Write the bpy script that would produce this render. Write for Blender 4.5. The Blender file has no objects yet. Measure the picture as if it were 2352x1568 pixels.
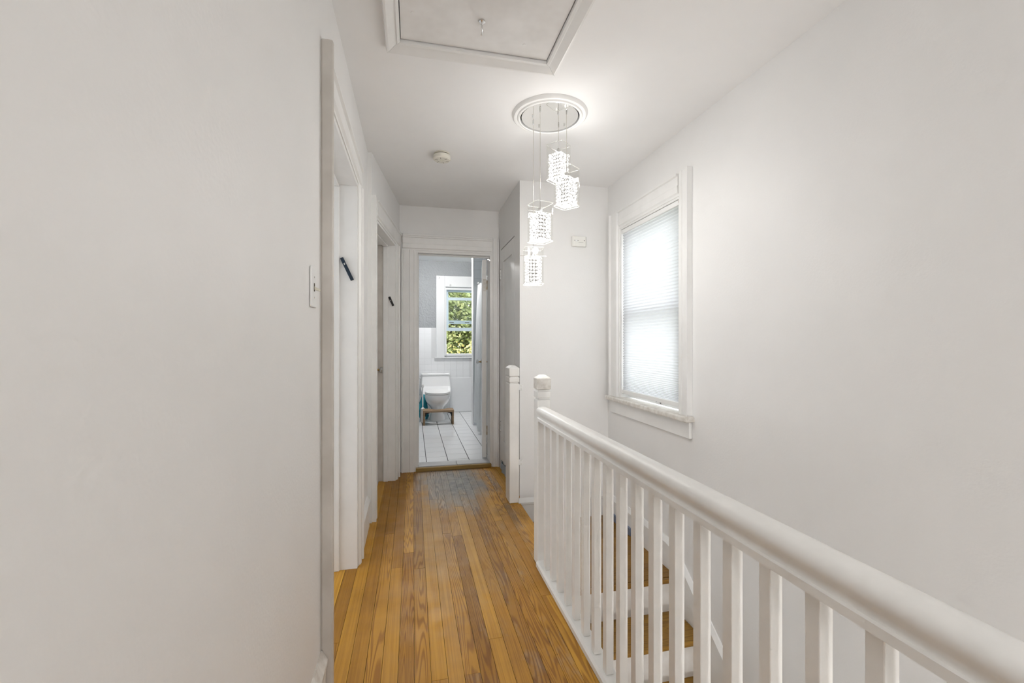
import bpy, bmesh, math, random
from mathutils import Vector, Matrix
R = math.radians
random.seed(7)
scene = bpy.context.scene
C = scene.collection

# ------------------------------------------------------------------ camera
CAM_H = 1.20
cd = bpy.data.cameras.new('camera')
cd.sensor_width = 36.0
cd.lens = 1000.0 / 2352.0 * 36.0
cd.clip_start = 0.02
cam = bpy.data.objects.new('camera', cd)
cam.location = (0, 0, CAM_H)
cam.rotation_euler = (R(90), 0, R(-12.85))
C.objects.link(cam)
scene.camera = cam

# ------------------------------------------------------------------ world and exposure
SKY = 2.6
w = bpy.data.worlds.new('sky'); scene.world = w; w.use_nodes = True
bg = w.node_tree.nodes['Background']
bg.inputs[0].default_value = (0.94, 0.97, 1.0, 1); bg.inputs[1].default_value = SKY
scene.view_settings.view_transform = 'Standard'
scene.view_settings.look = 'None'
scene.view_settings.exposure = 0.72
scene.view_settings.gamma = 1.0
scene.view_settings.use_curve_mapping = False
scene.cycles.max_bounces = 7
scene.cycles.diffuse_bounces = 5
scene.cycles.glossy_bounces = 3
scene.cycles.transmission_bounces = 4
scene.cycles.transparent_max_bounces = 16
scene.cycles.caustics_reflective = False
scene.cycles.caustics_refractive = False
scene.cycles.sample_clamp_indirect = 6.0
scene.cycles.use_light_tree = False
scene.cycles.use_adaptive_sampling = True
scene.cycles.adaptive_threshold = 0.08
scene.cycles.adaptive_min_samples = 16

def portal(name, loc, rot, sx, sy):
    l = bpy.data.lights.new(name, 'AREA'); l.shape = 'RECTANGLE'; l.size = sx; l.size_y = sy
    l.cycles.is_portal = True
    o = bpy.data.objects.new(name, l); o.location = loc; o.rotation_euler = rot; C.objects.link(o)
portal('bath_window_portal', (0.86, 7.36, 1.53), (R(-90), 0, 0), 0.66, 1.16)      # emits toward -Y
portal('stair_window_portal', (1.68, 2.68, 1.41), (0, R(90), 0), 1.32, 0.78)
portal('rear_fill_portal', (0.65, -2.66, 1.5), (R(90), 0, 0), 1.1, 1.2)
portal('room_window_portal', (-3.16, 1.5, 1.4), (0, R(-90), 0), 1.6, 2.2)
portal('bedroom_window_portal', (-3.16, 4.2, 1.45), (0, R(-90), 0), 1.3, 1.1)

# ------------------------------------------------------------------ materials
MATS = {}
def nodes_of(name):
    m = bpy.data.materials.new(name); m.use_nodes = True
    nt = m.node_tree
    return m, nt, nt.nodes['Principled BSDF']
def col(c): return (c[0], c[1], c[2], 1)
def N(nt, t, **kw):
    n = nt.nodes.new(t)
    for k, v in kw.items(): setattr(n, k, v)
    return n
def pos(nt): return N(nt, 'ShaderNodeNewGeometry').outputs['Position']
def mapping(nt, vec, scale=(1, 1, 1), loc=None):
    m = N(nt, 'ShaderNodeMapping'); nt.links.new(vec, m.inputs['Vector'])
    m.inputs['Scale'].default_value = scale
    if loc is not None: nt.links.new(loc, m.inputs['Location'])
    return m.outputs[0]
def noise(nt, vec, scale, detail=3, rough=0.5, dist=0.0):
    n = N(nt, 'ShaderNodeTexNoise'); nt.links.new(vec, n.inputs['Vector'])
    n.inputs['Scale'].default_value = scale; n.inputs['Detail'].default_value = detail
    n.inputs['Roughness'].default_value = rough; n.inputs['Distortion'].default_value = dist
    return n.outputs['Fac']
def ramp(nt, fac, stops):
    r = N(nt, 'ShaderNodeValToRGB'); nt.links.new(fac, r.inputs[0])
    e = r.color_ramp.elements
    while len(e) < len(stops): e.new(0.5)
    for i, (p, c) in enumerate(stops): e[i].position = p; e[i].color = col(c)
    return r.outputs[0]
def mathn(nt, op, a, b=None, clamp=False):
    n = N(nt, 'ShaderNodeMath', operation=op); n.use_clamp = clamp
    for i, v in enumerate((a, b)):
        if v is None: continue
        if isinstance(v, (int, float)): n.inputs[i].default_value = v
        else: nt.links.new(v, n.inputs[i])
    return n.outputs[0]
def mix(nt, fac, a, b, mode='MIX'):
    n = N(nt, 'ShaderNodeMix', data_type='RGBA', blend_type=mode)
    if isinstance(fac, (int, float)): n.inputs[0].default_value = fac
    else: nt.links.new(fac, n.inputs[0])
    for i, v in ((6, a), (7, b)):
        if isinstance(v, tuple): n.inputs[i].default_value = col(v)
        else: nt.links.new(v, n.inputs[i])
    return n.outputs[2]
def bump(nt, b, h, strength=0.1, dist=0.01):
    n = N(nt, 'ShaderNodeBump'); nt.links.new(h, n.inputs['Height'])
    n.inputs['Strength'].default_value = strength; n.inputs['Distance'].default_value = dist
    nt.links.new(n.outputs[0], b.inputs['Normal'])

def paint(name, c, rough=0.5, bscale=0, bstr=0.0, bdist=0.002, mottle=0.03, mscale=3.0, big=0.0, c2=None):
    m, nt, b = nodes_of(name)
    p = pos(nt)
    n = noise(nt, p, mscale, 3, 0.6)
    c2 = c2 or tuple(x * (1 - mottle) for x in c)
    base = ramp(nt, n, [(0.35, c2), (0.65, c)])
    nt.links.new(base, b.inputs['Base Color'])
    b.inputs['Roughness'].default_value = rough
    if bscale:
        h = noise(nt, p, bscale, 1, 0.5)
        if big:
            h2 = noise(nt, p, 6.0, 2, 0.5)
            h = mathn(nt, 'ADD', h, mathn(nt, 'MULTIPLY', h2, big))
        bump(nt, b, h, bstr, bdist)
    MATS[name] = m
    return m
def plain(name, c, rough=0.5, metal=0.0, spec=0.5, coat=0.0):
    m, nt, b = nodes_of(name)
    b.inputs['Base Color'].default_value = col(c); b.inputs['Roughness'].default_value = rough
    b.inputs['Metallic'].default_value = metal; b.inputs['Specular IOR Level'].default_value = spec
    b.inputs['Coat Weight'].default_value = coat
    MATS[name] = m
    return m

paint('wall_paint', (0.81, 0.803, 0.792), 0.5, 110, 0.14, 0.003, 0.03, 2.0)
paint('ceiling_paint', (0.875, 0.87, 0.865), 0.65, 0, 0.08, 0.002, 0.03, 2.0)
paint('trim_paint', (0.83, 0.825, 0.81), 0.38, 0, 0.06, 0.002, 0.05, 6.0)
paint('rail_paint', (0.81, 0.80, 0.775), 0.4, 0, 0.08, 0.002, 0.06, 9.0)
paint('worn_paint', (0.78, 0.76, 0.72), 0.5, 60, 0.2, 0.002, 0.0, 26.0, c2=(0.60, 0.565, 0.515))
paint('dirt_shade_paint', (0.62, 0.585, 0.54), 0.45, 0, 0.06, 0.002, 0.0, 5.0, c2=(0.51, 0.475, 0.43))  # grime tone; also carries the painted shade of the near casing
paint('riser_paint', (0.80, 0.79, 0.77), 0.5, 0, 0.06, 0.002, 0.0, 5.0, c2=(0.62, 0.59, 0.55))
paint('hatch_paint', (0.85, 0.84, 0.83), 0.6, 0, 0.05, 0.002, 0.0, 5.0, c2=(0.74, 0.72, 0.70))
paint('bath_wall_paint', (0.37, 0.39, 0.405), 0.6, 38, 0.9, 0.012, 0.06, 5.0)
paint('bath_white', (0.84, 0.855, 0.87), 0.5, 0, 0, 0, 0.02, 4.0)
plain('tile_white', (0.85, 0.865, 0.88), 0.12)
plain('shower_tile_shade', (0.70, 0.74, 0.77), 0.15)  # white tile, its colour greyed to paint in the shade there
plain('grout_dark', (0.06, 0.065, 0.07), 0.9)
plain('grout_pale', (0.72, 0.73, 0.74), 0.9)
plain('dark_gap', (0.02, 0.018, 0.015), 0.9)
plain('porcelain', (0.88, 0.885, 0.89), 0.08, coat=0.5)
plain('white_plastic', (0.83, 0.83, 0.82), 0.35)
plain('ivory_plastic', (0.66, 0.63, 0.53), 0.4)
plain('alarm_plastic', (0.80, 0.79, 0.75), 0.4)
plain('detector_plastic', (0.72, 0.69, 0.61), 0.4)
plain('mark_grey', (0.12, 0.12, 0.12), 0.5)
plain('slot_dark', (0.08, 0.06, 0.04), 0.7)
plain('blue_case', (0.004, 0.016, 0.035), 0.25)
plain('black_case', (0.008, 0.008, 0.009), 0.3)
plain('silver', (0.75, 0.75, 0.75), 0.25, 1.0)
plain('chrome', (0.86, 0.86, 0.86), 0.08, 1.0)
plain('mirror', (0.86, 0.85, 0.83), 0.03, 1.0)
plain('steel_cord', (0.70, 0.68, 0.63), 0.35, 1.0)
plain('brass_old', (0.36, 0.24, 0.09), 0.4, 1.0)
plain('black_metal', (0.02, 0.02, 0.02), 0.4, 0.6)
plain('bin_grey', (0.22, 0.23, 0.25), 0.45)
plain('teal_bag', (0.03, 0.30, 0.38), 0.25)
plain('blue_scrap', (0.34, 0.42, 0.50), 0.5)
plain('gap_blue', (0.20, 0.24, 0.33), 0.6)
plain('vinyl_blue', (0.62, 0.74, 0.82), 0.4)
plain('vinyl_white', (0.80, 0.81, 0.83), 0.4)
plain('bark', (0.10, 0.075, 0.05), 0.9)

# floor wood
def wood(name, light, dark, worn=False, along='Y', rough=0.44):
    m, nt, b = nodes_of(name)
    p = pos(nt)
    rnd = N(nt, 'ShaderNodeObjectInfo').outputs['Random']
    cmb = N(nt, 'ShaderNodeCombineXYZ')
    for i, k in enumerate((61.0, 37.0, 17.0)):
        nt.links.new(mathn(nt, 'MULTIPLY', rnd, k), cmb.inputs[i])
    sc = (15, 0.75, 15) if along == 'Y' else (0.75, 15, 15)
    v = mapping(nt, p, sc, cmb.outputs[0])
    # contour lines of a stretched noise: cathedral grain
    n1 = noise(nt, v, 1.0, 1.2, 0.45, 0.15)
    lines = mathn(nt, 'SINE', mathn(nt, 'MULTIPLY', n1, 150.0))
    lines = mathn(nt, 'ADD', mathn(nt, 'MULTIPLY', lines, 0.5), 0.5)
    # straight grain
    sx = 900 if along == 'Y' else 3
    sy = 3 if along == 'Y' else 900
    v2 = mapping(nt, p, (160, 1.6, 160) if along == 'Y' else (1.6, 160, 160), cmb.outputs[0])
    fine = noise(nt, v2, 1.0, 3, 0.6)
    sel = mathn(nt, 'FRACT', mathn(nt, 'MULTIPLY', rnd, 7.31))
    sel = ramp(nt, sel, [(0.45, (0, 0, 0)), (0.60, (1, 1, 1))])
    g = mix(nt, sel, fine, lines)
    gb = ramp(nt, g, [(0.05, dark), (0.60, light)])
    soft = mix(nt, 0.35, gb, ramp(nt, fine, [(0.3, tuple(0.5 * (a + b2) for a, b2 in zip(light, dark))), (0.7, light)]))
    # per plank tone
    tone = ramp(nt, mathn(nt, 'FRACT', mathn(nt, 'MULTIPLY', rnd, 13.7)),
                [(0.0, (0.66, 0.60, 0.52)), (0.35, (0.88, 0.84, 0.78)), (0.7, (1.0, 1.0, 1.0)), (1.0, (1.16, 1.2, 1.2))])
    base = mix(nt, 1.0, soft, tone, 'MULTIPLY')
    # grime blotches
    bl = noise(nt, p, 3.2, 4, 0.6)
    base = mix(nt, ramp(nt, bl, [(0.46, (0, 0, 0)), (0.72, (0.45, 0.45, 0.45))]), base, mix(nt, 1.0, base, (0.55, 0.50, 0.45), 'MULTIPLY'))
    specks = noise(nt, p, 45, 2, 0.5)
    base = mix(nt, ramp(nt, specks, [(0.74, (0, 0, 0)), (0.78, (0.6, 0.6, 0.6))]), base, (0.06, 0.03, 0.015))
    if worn:
        # bare, greyed walk track that widens at the bathroom door
        sp = N(nt, 'ShaderNodeSeparateXYZ'); nt.links.new(p, sp.inputs[0])
        def blob(cx, cy, rx, ry):
            dx = mathn(nt, 'DIVIDE', mathn(nt, 'SUBTRACT', sp.outputs[0], cx), rx)
            dy = mathn(nt, 'DIVIDE', mathn(nt, 'SUBTRACT', sp.outputs[1], cy), ry)
            d = mathn(nt, 'ADD', mathn(nt, 'MULTIPLY', dx, dx), mathn(nt, 'MULTIPLY', dy, dy))
            return mathn(nt, 'SUBTRACT', 1.0, d, clamp=True)
        nz = noise(nt, mapping(nt, p, (9, 3.5, 9)), 1.0, 6, 0.7)
        nz = mathn(nt, 'ADD', nz, mathn(nt, 'MULTIPLY', mathn(nt, 'SUBTRACT', mathn(nt, 'FRACT', mathn(nt, 'MULTIPLY', rnd, 23.3)), 0.5), 0.22))
        def mask(bb, amt, lo, hi):
            s = mathn(nt, 'ADD', bb, mathn(nt, 'MULTIPLY', mathn(nt, 'SUBTRACT', nz, 0.5), 1.5))
            return ramp(nt, s, [(lo, (0, 0, 0)), (hi, (amt, amt, amt))])
        brown = mix(nt, 1.0, base, (0.90, 1.0, 2.1), 'MULTIPLY')
        inside = mathn(nt, 'MULTIPLY', mathn(nt, 'GREATER_THAN', sp.outputs[0], 0.006), 1.0)
        base = mix(nt, mathn(nt, 'MULTIPLY', mask(blob(0.24, 3.1, 0.52, 1.55), 0.95, 0.15, 0.6), inside), base, brown)
        grey = mix(nt, ramp(nt, g, [(0.2, (0, 0, 0)), (0.8, (1, 1, 1))]), (0.19, 0.17, 0.15), (0.40, 0.34, 0.275))
        base = mix(nt, mathn(nt, 'MULTIPLY', mask(blob(0.34, 3.75, 0.40, 0.80), 0.9, 0.12, 0.75), inside), base, grey)
        dirt = mix(nt, ramp(nt, noise(nt, p, 14, 4, 0.7), [(0.4, (0, 0, 0)), (0.6, (1, 1, 1))]), (0.14, 0.15, 0.165), (0.27, 0.26, 0.25))
        base = mix(nt, mathn(nt, 'MULTIPLY', mask(blob(0.40, 3.72, 0.32, 0.50), 0.75, 0.35, 1.0), inside), base, dirt)
        base = mix(nt, mask(blob(0.68, 2.98, 0.22, 0.28), 0.65, 0.45, 1.1), base, (0.10, 0.055, 0.02))
    nt.links.new(base, b.inputs['Base Color'])
    rr = ramp(nt, noise(nt, p, 9, 3, 0.6), [(0.3, (rough - 0.08,) * 3), (0.7, (rough + 0.14,) * 3)])
    nt.links.new(rr, b.inputs['Roughness'])
    b.inputs['Specular IOR Level'].default_value = 0.35
    MATS[name] = m
wood('floor_wood', (0.52, 0.265, 0.030), (0.25, 0.097, 0.010), worn=True)
wood('stair_wood', (0.31, 0.165, 0.028), (0.17, 0.08, 0.013), along='X', rough=0.4)
wood('sill_wood', (0.42, 0.29, 0.10), (0.24, 0.15, 0.045), along='X', rough=0.5)
wood('stool_wood', (0.34, 0.235, 0.14), (0.22, 0.145, 0.08), along='X', rough=0.5)

def thin_glass(name, tint=(0.97, 0.98, 0.98), gloss=0.08, milk=0.0):
    m, nt, b = nodes_of(name); nt.nodes.remove(b)
    out = nt.nodes['Material Output']
    t = N(nt, 'ShaderNodeBsdfTransparent'); t.inputs[0].default_value = col(tint)
    g = N(nt, 'ShaderNodeBsdfGlossy'); g.inputs['Roughness'].default_value = 0.02
    mx = N(nt, 'ShaderNodeMixShader'); mx.inputs[0].default_value = gloss
    nt.links.new(t.outputs[0], mx.inputs[1]); nt.links.new(g.outputs[0], mx.inputs[2])
    last = mx.outputs[0]
    if milk:
        d = N(nt, 'ShaderNodeBsdfTranslucent'); d.inputs[0].default_value = (0.95, 0.95, 0.93, 1)
        d2 = N(nt, 'ShaderNodeBsdfDiffuse'); d2.inputs[0].default_value = (0.95, 0.95, 0.93, 1)
        ad = N(nt, 'ShaderNodeMixShader'); ad.inputs[0].default_value = 0.5
        nt.links.new(d.outputs[0], ad.inputs[1]); nt.links.new(d2.outputs[0], ad.inputs[2])
        m2 = N(nt, 'ShaderNodeMixShader'); m2.inputs[0].default_value = milk
        nt.links.new(last, m2.inputs[1]); nt.links.new(ad.outputs[0], m2.inputs[2]); last = m2.outputs[0]
    nt.links.new(last, out.inputs[0])
    MATS[name] = m
thin_glass('window_glass', (0.97, 0.985, 0.98), 0.05)
thin_glass('shade_glass', (0.985, 0.985, 0.98), 0.05, 0.0)
thin_glass('glass_edge', (0.95, 0.95, 0.93), 0.12, 0.10)
thin_glass('knob_glass', (0.80, 0.82, 0.82), 0.30, 0.15)
def cloth(name, c, trans):
    m, nt, b = nodes_of(name); nt.nodes.remove(b)
    t = N(nt, 'ShaderNodeBsdfTranslucent'); t.inputs[0].default_value = col(c)
    d = N(nt, 'ShaderNodeBsdfDiffuse'); d.inputs[0].default_value = col(c)
    mx = N(nt, 'ShaderNodeMixShader'); mx.inputs[0].default_value = trans
    nt.links.new(d.outputs[0], mx.inputs[1]); nt.links.new(t.outputs[0], mx.inputs[2])
    nt.links.new(mx.outputs[0], nt.nodes['Material Output'].inputs[0])
    MATS[name] = m
cloth('shade_fabric', (0.62, 0.62, 0.635), 0.62)
cloth('curtain_vinyl', (0.90, 0.92, 0.93), 0.45)
def glow(name, c, s):
    m, nt, b = nodes_of(name)
    b.inputs['Base Color'].default_value = col(c); b.inputs['Emission Color'].default_value = col(c)
    b.inputs['Emission Strength'].default_value = s; b.inputs['Roughness'].default_value = 0.1
    MATS[name] = m
m, nt, bs = nodes_of('crystal_lit')
bs.inputs['Base Color'].default_value = (0.12, 0.12, 0.115, 1); bs.inputs['Roughness'].default_value = 0.05
bs.inputs['Emission Color'].default_value = (1.0, 0.98, 0.94, 1)
nt.links.new(ramp(nt, noise(nt, pos(nt), 130, 2, 0.6), [(0.38, (0.12, 0.12, 0.12)), (0.60, (1.5, 1.5, 1.5))]), bs.inputs['Emission Strength'])  # facet glints painted as noise in the bead emission
MATS['crystal_lit'] = m
MATS['crystal_lit'].cycles.emission_sampling = 'NONE'
glow('lamp_dome', (1.0, 0.97, 0.95), 132.0)
glow('rear_fill_dome', (1.0, 0.975, 0.955), 26.0)
glow('stair_fill_globe', (1.0, 0.98, 0.955), 170.0)
def leafmat(name, a, b_, c):
    m, nt, b = nodes_of(name)
    n = noise(nt, pos(nt), 1.1, 4, 0.65)
    base = ramp(nt, n, [(0.36, a), (0.52, b_), (0.66, c)])
    nt.links.new(base, b.inputs['Base Color']); b.inputs['Roughness'].default_value = 0.5
    MATS[name] = m
leafmat('leaf_green', (0.17, 0.21, 0.08), (0.28, 0.33, 0.13), (0.44, 0.43, 0.19))
leafmat('leaf_yellow', (0.26, 0.27, 0.08), (0.44, 0.39, 0.13), (0.58, 0.48, 0.20))
leafmat('leaf_dark', (0.12, 0.14, 0.07), (0.20, 0.23, 0.11), (0.32, 0.33, 0.18))
paint('neutral_floor', (0.55, 0.56, 0.58), 0.95)
paint('lawn', (0.20, 0.24, 0.08), 0.9)
paint('bounce_grey', (0.60, 0.60, 0.58), 0.6)

# ------------------------------------------------------------------ mesh helpers
class B:
    def __init__(s): s.bm = bmesh.new(); s.xf = None
    def _p(s, p):
        p = Vector(p)
        return s.xf(p) if s.xf else p
    def box(s, x0, x1, y0, y1, z0, z1):
        v = [s.bm.verts.new(s._p((x, y, z))) for x in (x0, x1) for y in (y0, y1) for z in (z0, z1)]
        for f in ((0, 1, 3, 2), (4, 6, 7, 5), (0, 4, 5, 1), (2, 3, 7, 6), (0, 2, 6, 4), (1, 5, 7, 3)):
            s.bm.faces.new([v[i] for i in f])
        return s
    def prism(s, prof, axis, a, b):
        """closed 2-D profile extruded along an axis; prof in the two other axes in order"""
        def mk(q, t):
            if axis == 'X': return (t, q[0], q[1])
            if axis == 'Y': return (q[0], t, q[1])
            return (q[0], q[1], t)
        va = [s.bm.verts.new(s._p(mk(q, a))) for q in prof]
        vb = [s.bm.verts.new(s._p(mk(q, b))) for q in prof]
        n = len(prof)
        for i in range(n): s.bm.faces.new((va[i], va[(i + 1) % n], vb[(i + 1) % n], vb[i]))
        s.bm.faces.new(va[::-1]); s.bm.faces.new(vb)
        return s
    def loft(s, rings, cap=True):
        vs = [[s.bm.verts.new(s._p(p)) for p in r] for r in rings]
        n = len(rings[0])
        for a, b in zip(vs, vs[1:]):
            for i in range(n): s.bm.faces.new((a[i], a[(i + 1) % n], b[(i + 1) % n], b[i]))
        if cap: s.bm.faces.new(vs[0][::-1]); s.bm.faces.new(vs[-1])
        return s
    def tube(s, pts, r, n=8, cap=True):
        rings = []
        for i, p in enumerate(pts):
            p = Vector(p)
            d = (Vector(pts[min(i + 1, len(pts) - 1)]) - Vector(pts[max(i - 1, 0)])).normalized()
            u = d.orthogonal().normalized() if abs(d.z) > 0.95 else d.cross(Vector((0, 0, 1))).normalized()
            if abs(d.z) > 0.95: u = Vector((1, 0, 0)) - d * d.x; u.normalize()
            w_ = d.cross(u)
            rr = r[i] if isinstance(r, (list, tuple)) else r
            rings.append([p + (u * math.cos(2 * math.pi * k / n) + w_ * math.sin(2 * math.pi * k / n)) * rr for k in range(n)])
        return s.loft(rings, cap)
    def lathe(s, prof, c=(0, 0, 0), n=32, axis='Z'):
        """prof: list of (r, h)"""
        rings = []
        for r, h in prof:
            ring = []
            for k in range(n):
                a = 2 * math.pi * k / n; x, y = r * math.cos(a), r * math.sin(a)
                q = (x, y, h) if axis == 'Z' else ((h, x, y) if axis == 'X' else (y, h, x))
                ring.append(Vector(c) + Vector(q))
            rings.append(ring)
        return s.loft(rings, prof[0][0] > 1e-5 or True)
    def quad(s, *pts):
        s.bm.faces.new([s.bm.verts.new(s._p(p)) for p in pts]); return s
    def build(s, name, mat, parent=None, bevel=0.0, smooth=False, seg=1, weld=False):
        if weld: bmesh.ops.remove_doubles(s.bm, verts=s.bm.verts, dist=1e-5)
        bmesh.ops.recalc_face_normals(s.bm, faces=s.bm.faces)
        if bevel:
            es = [e for e in s.bm.edges if len(e.link_faces) == 2 and e.calc_face_angle(0) > 0.5]
            bmesh.ops.bevel(s.bm, geom=es, offset=bevel, segments=seg, affect='EDGES', profile=0.5)
        me = bpy.data.meshes.new(name); s.bm.to_mesh(me); s.bm.free()
        if smooth:
            for p in me.polygons: p.use_smooth = True
            if smooth == 'auto':
                me.set_sharp_from_angle(angle=R(38))
        me.materials.append(MATS[mat])
        return link(name, me, parent)
def link(name, data, parent=None):
    o = bpy.data.objects.new(name, data); C.objects.link(o)
    if parent: o.parent = parent
    return o
def copy_of(o, parent=None, off=(0, 0, 0)):
    c = o.copy(); C.objects.link(c)
    c.parent = parent if parent else o.parent
    c.location = Vector(o.location) + Vector(off)
    return c
def tag(o, label, cat, kind=None, group=None):
    o['label'] = label; o['category'] = cat
    if kind: o['kind'] = kind
    if group: o['group'] = group
    return o
def empty(name, label, cat, kind=None, group=None, loc=(0, 0, 0)):
    o = link(name, None); o.location = loc; o.empty_display_size = 0.1
    return tag(o, label, cat, kind, group)
def struct(o, label, cat): return tag(o, label, cat, 'structure')

# ------------------------------------------------------------------ key planes
XL = -0.29          # left wall face
XR = 1.55           # right wall face
YB = 4.12           # back wall face
YA = 3.28           # wall with the alarm
XC = 0.81           # closet wall face
ZC = 2.45           # ceiling
XE = 0.77           # floor edge at the stair head
ZL = -0.20          # landing
D1 = (1.538, 2.45); HD = 2.045   # door 1 opening
# angled wall with door 2
A2 = Vector((-0.26, 3.05, 0)); B2 = Vector((-0.118, YB, 0))
t2 = (B2 - A2).normalized(); n2 = Vector((-t2.y, t2.x, 0))
L2 = (B2 - A2).length
def xf2(p): return A2 + t2 * p.x + n2 * p.y + Vector((0, 0, p.z))   # local: s along, w into the wall, z
S2 = (0.075, 0.855)

# ------------------------------------------------------------------ structure: walls
b = B()
b.box(-0.45, XL, -2.7, D1[0], -0.3, ZC); b.box(-0.45, XL, D1[0], D1[1], HD, ZC); b.box(-0.45, XL, D1[1], 3.05, -0.3, ZC)
struct(b.build('wall_left', 'wall_paint'), 'smooth white painted plaster wall beside the light switch', 'wall')
b = B(); b.xf = xf2
b.box(-0.04, S2[0], 0, 0.145, -0.3, ZC); b.box(S2[0], S2[1], 0, 0.145, HD, ZC); b.box(S2[1], L2 + 0.05, 0, 0.145, -0.3, ZC)
struct(b.build('wall_left_angled', 'wall_paint'), 'short angled white wall with the door left ajar', 'wall')
XO = (0.028, 0.734); HB = 2.04
b = B()
b.box(-0.40, XO[0], YB, YB + 0.14, -0.3, 2.6); b.box(XO[0], XO[1], YB, YB + 0.14, HB, 2.6); b.box(XO[1], 1.56, YB, YB + 0.14, -0.3, 2.6)
struct(b.build('wall_back', 'wall_paint'), 'white wall at the hall end around the bathroom doorway', 'wall')
CD = (3.46, 4.03); HC = 2.065
b = B()
b.box(XC, XC + 0.1, YA + 0.1, CD[0], -0.3, ZC); b.box(XC, XC + 0.1, CD[0], CD[1], HC, ZC); b.box(XC, XC + 0.1, CD[1], YB, -0.3, ZC)
struct(b.build('wall_closet', 'wall_paint'), 'narrow white wall holding the flush closet door', 'wall')
b = B(); b.box(XC, XR + 0.01, YA, YA + 0.1, -3.0, ZC)
struct(b.build('wall_landing', 'wall_paint'), 'white wall behind the pendant lamps with the alarm', 'wall')
W1 = (2.30, 3.065, 0.765, 2.065)
b = B()
b.box(XR, 1.70, -2.7, W1[0], -3.0, 2.6); b.box(XR, 1.70, W1[1], 7.45, -3.0, 2.6)
b.box(XR, 1.70, W1[0], W1[1], -3.0, W1[2]); b.box(XR, 1.70, W1[0], W1[1], W1[3], 2.6)
struct(b.build('wall_right', 'wall_paint'), 'long white stairwell wall with the shaded window', 'wall')
b = B(); RW = (0.1, 1.2, 0.9, 2.1)  # opening added in the unseen rear wall to let in fill daylight
b.box(-0.45, RW[0], -2.7, -2.6, -3.0, 2.6); b.box(RW[1], 1.56, -2.7, -2.6, -3.0, 2.6)
b.box(RW[0], RW[1], -2.7, -2.6, -3.0, RW[2]); b.box(RW[0], RW[1], -2.7, -2.6, RW[3], 2.6)
struct(b.build('wall_rear', 'wall_paint'), 'white wall behind the viewer with an added opening for fill daylight', 'wall')
# side rooms
b = B()
for y0, y1, wy, wz in ((0.2, 2.75, (0.4, 2.6), (0.6, 2.2)), (2.85, 7.45, (3.65, 4.75), (0.8, 2.1))):
    b.box(-3.2, -3.08, y0 - 0.1, wy[0], -0.3, 2.6); b.box(-3.2, -3.08, wy[1], y1 + 0.1, -0.3, 2.6)
    b.box(-3.2, -3.08, wy[0], wy[1], -0.3, wz[0]); b.box(-3.2, -3.08, wy[0], wy[1], wz[1], 2.6)
b.box(-3.2, -0.45, 0.1, 0.2, -0.3, 2.6); b.box(-3.2, -0.45, 2.75, 2.85, -0.3, 2.6); b.box(-3.2, -0.5, 7.3, 7.45, -0.3, 2.6)
struct(b.build('wall_bedroom', 'wall_paint'), 'white bedroom walls glimpsed through the left doorways', 'wall')
# bathroom
W2 = (0.53, 1.18, 0.965, 2.09)
YW = 7.28
b = B()
b.box(-0.5, W2[0], YW, YW + 0.15, -0.3, 2.7); b.box(W2[1], 1.56, YW, YW + 0.15, -0.3, 2.7)
b.box(W2[0], W2[1], YW, YW + 0.15, -0.3, W2[2]); b.box(W2[0], W2[1], YW, YW + 0.15, W2[3], 2.7)
wall_bath = struct(b.build('wall_bath_back', 'bath_wall_paint'), 'grey-blue textured bathroom wall above white tiles', 'wall')
b = B(); b.box(-0.6, -0.42, YB + 0.1, YW + 0.1, -0.3, 2.7)
struct(b.build('wall_bath_left', 'bath_wall_paint'), 'grey-blue bathroom side wall beside the toilet', 'wall')
b = B(); b.box(0.835, 1.56, 6.07, 6.19, -0.1, 2.6); b.box(0.822, 0.835, 6.055, 6.205, -0.1, 2.6)
wall_sh = struct(b.build('wall_shower', 'bath_white'), 'white tiled partition at the end of the bathtub', 'wall')
b = B(); b.box(1.53, 1.551, YB + 0.14, 6.07, -0.1, 2.6)
struct(b.build('wall_bath_right', 'shower_tile_shade'), 'tiled bathroom wall hidden behind the shower curtain', 'wall')

# ceilings
HX = (-0.052, 0.585); HY = (1.10, 1.862)
b = B()
b.box(-0.46, HX[0], -2.7, YB + 0.01, ZC, 2.6); b.box(HX[1], 1.56, -2.7, YB + 0.01, ZC, 2.6)
b.box(HX[0], HX[1], -2.7, HY[0], ZC, 2.6); b.box(HX[0], HX[1], HY[1], YB + 0.01, ZC, 2.6)
b.box(-3.2, -0.46, 0.1, 7.45, ZC, 2.6); b.box(HX[0] - 0.02, HX[1] + 0.02, HY[0] - 0.02, HY[1] + 0.02, 2.56, 2.62)
struct(b.build('ceiling', 'ceiling_paint'), 'flat white hall ceiling around the attic hatch', 'ceiling')
b = B(); b.box(-0.6, 1.56, YB + 0.01, 7.45, 2.53, 2.66)
struct(b.build('ceiling_bath', 'bath_white'), 'white bathroom ceiling with the round lamp', 'ceiling')

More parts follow.
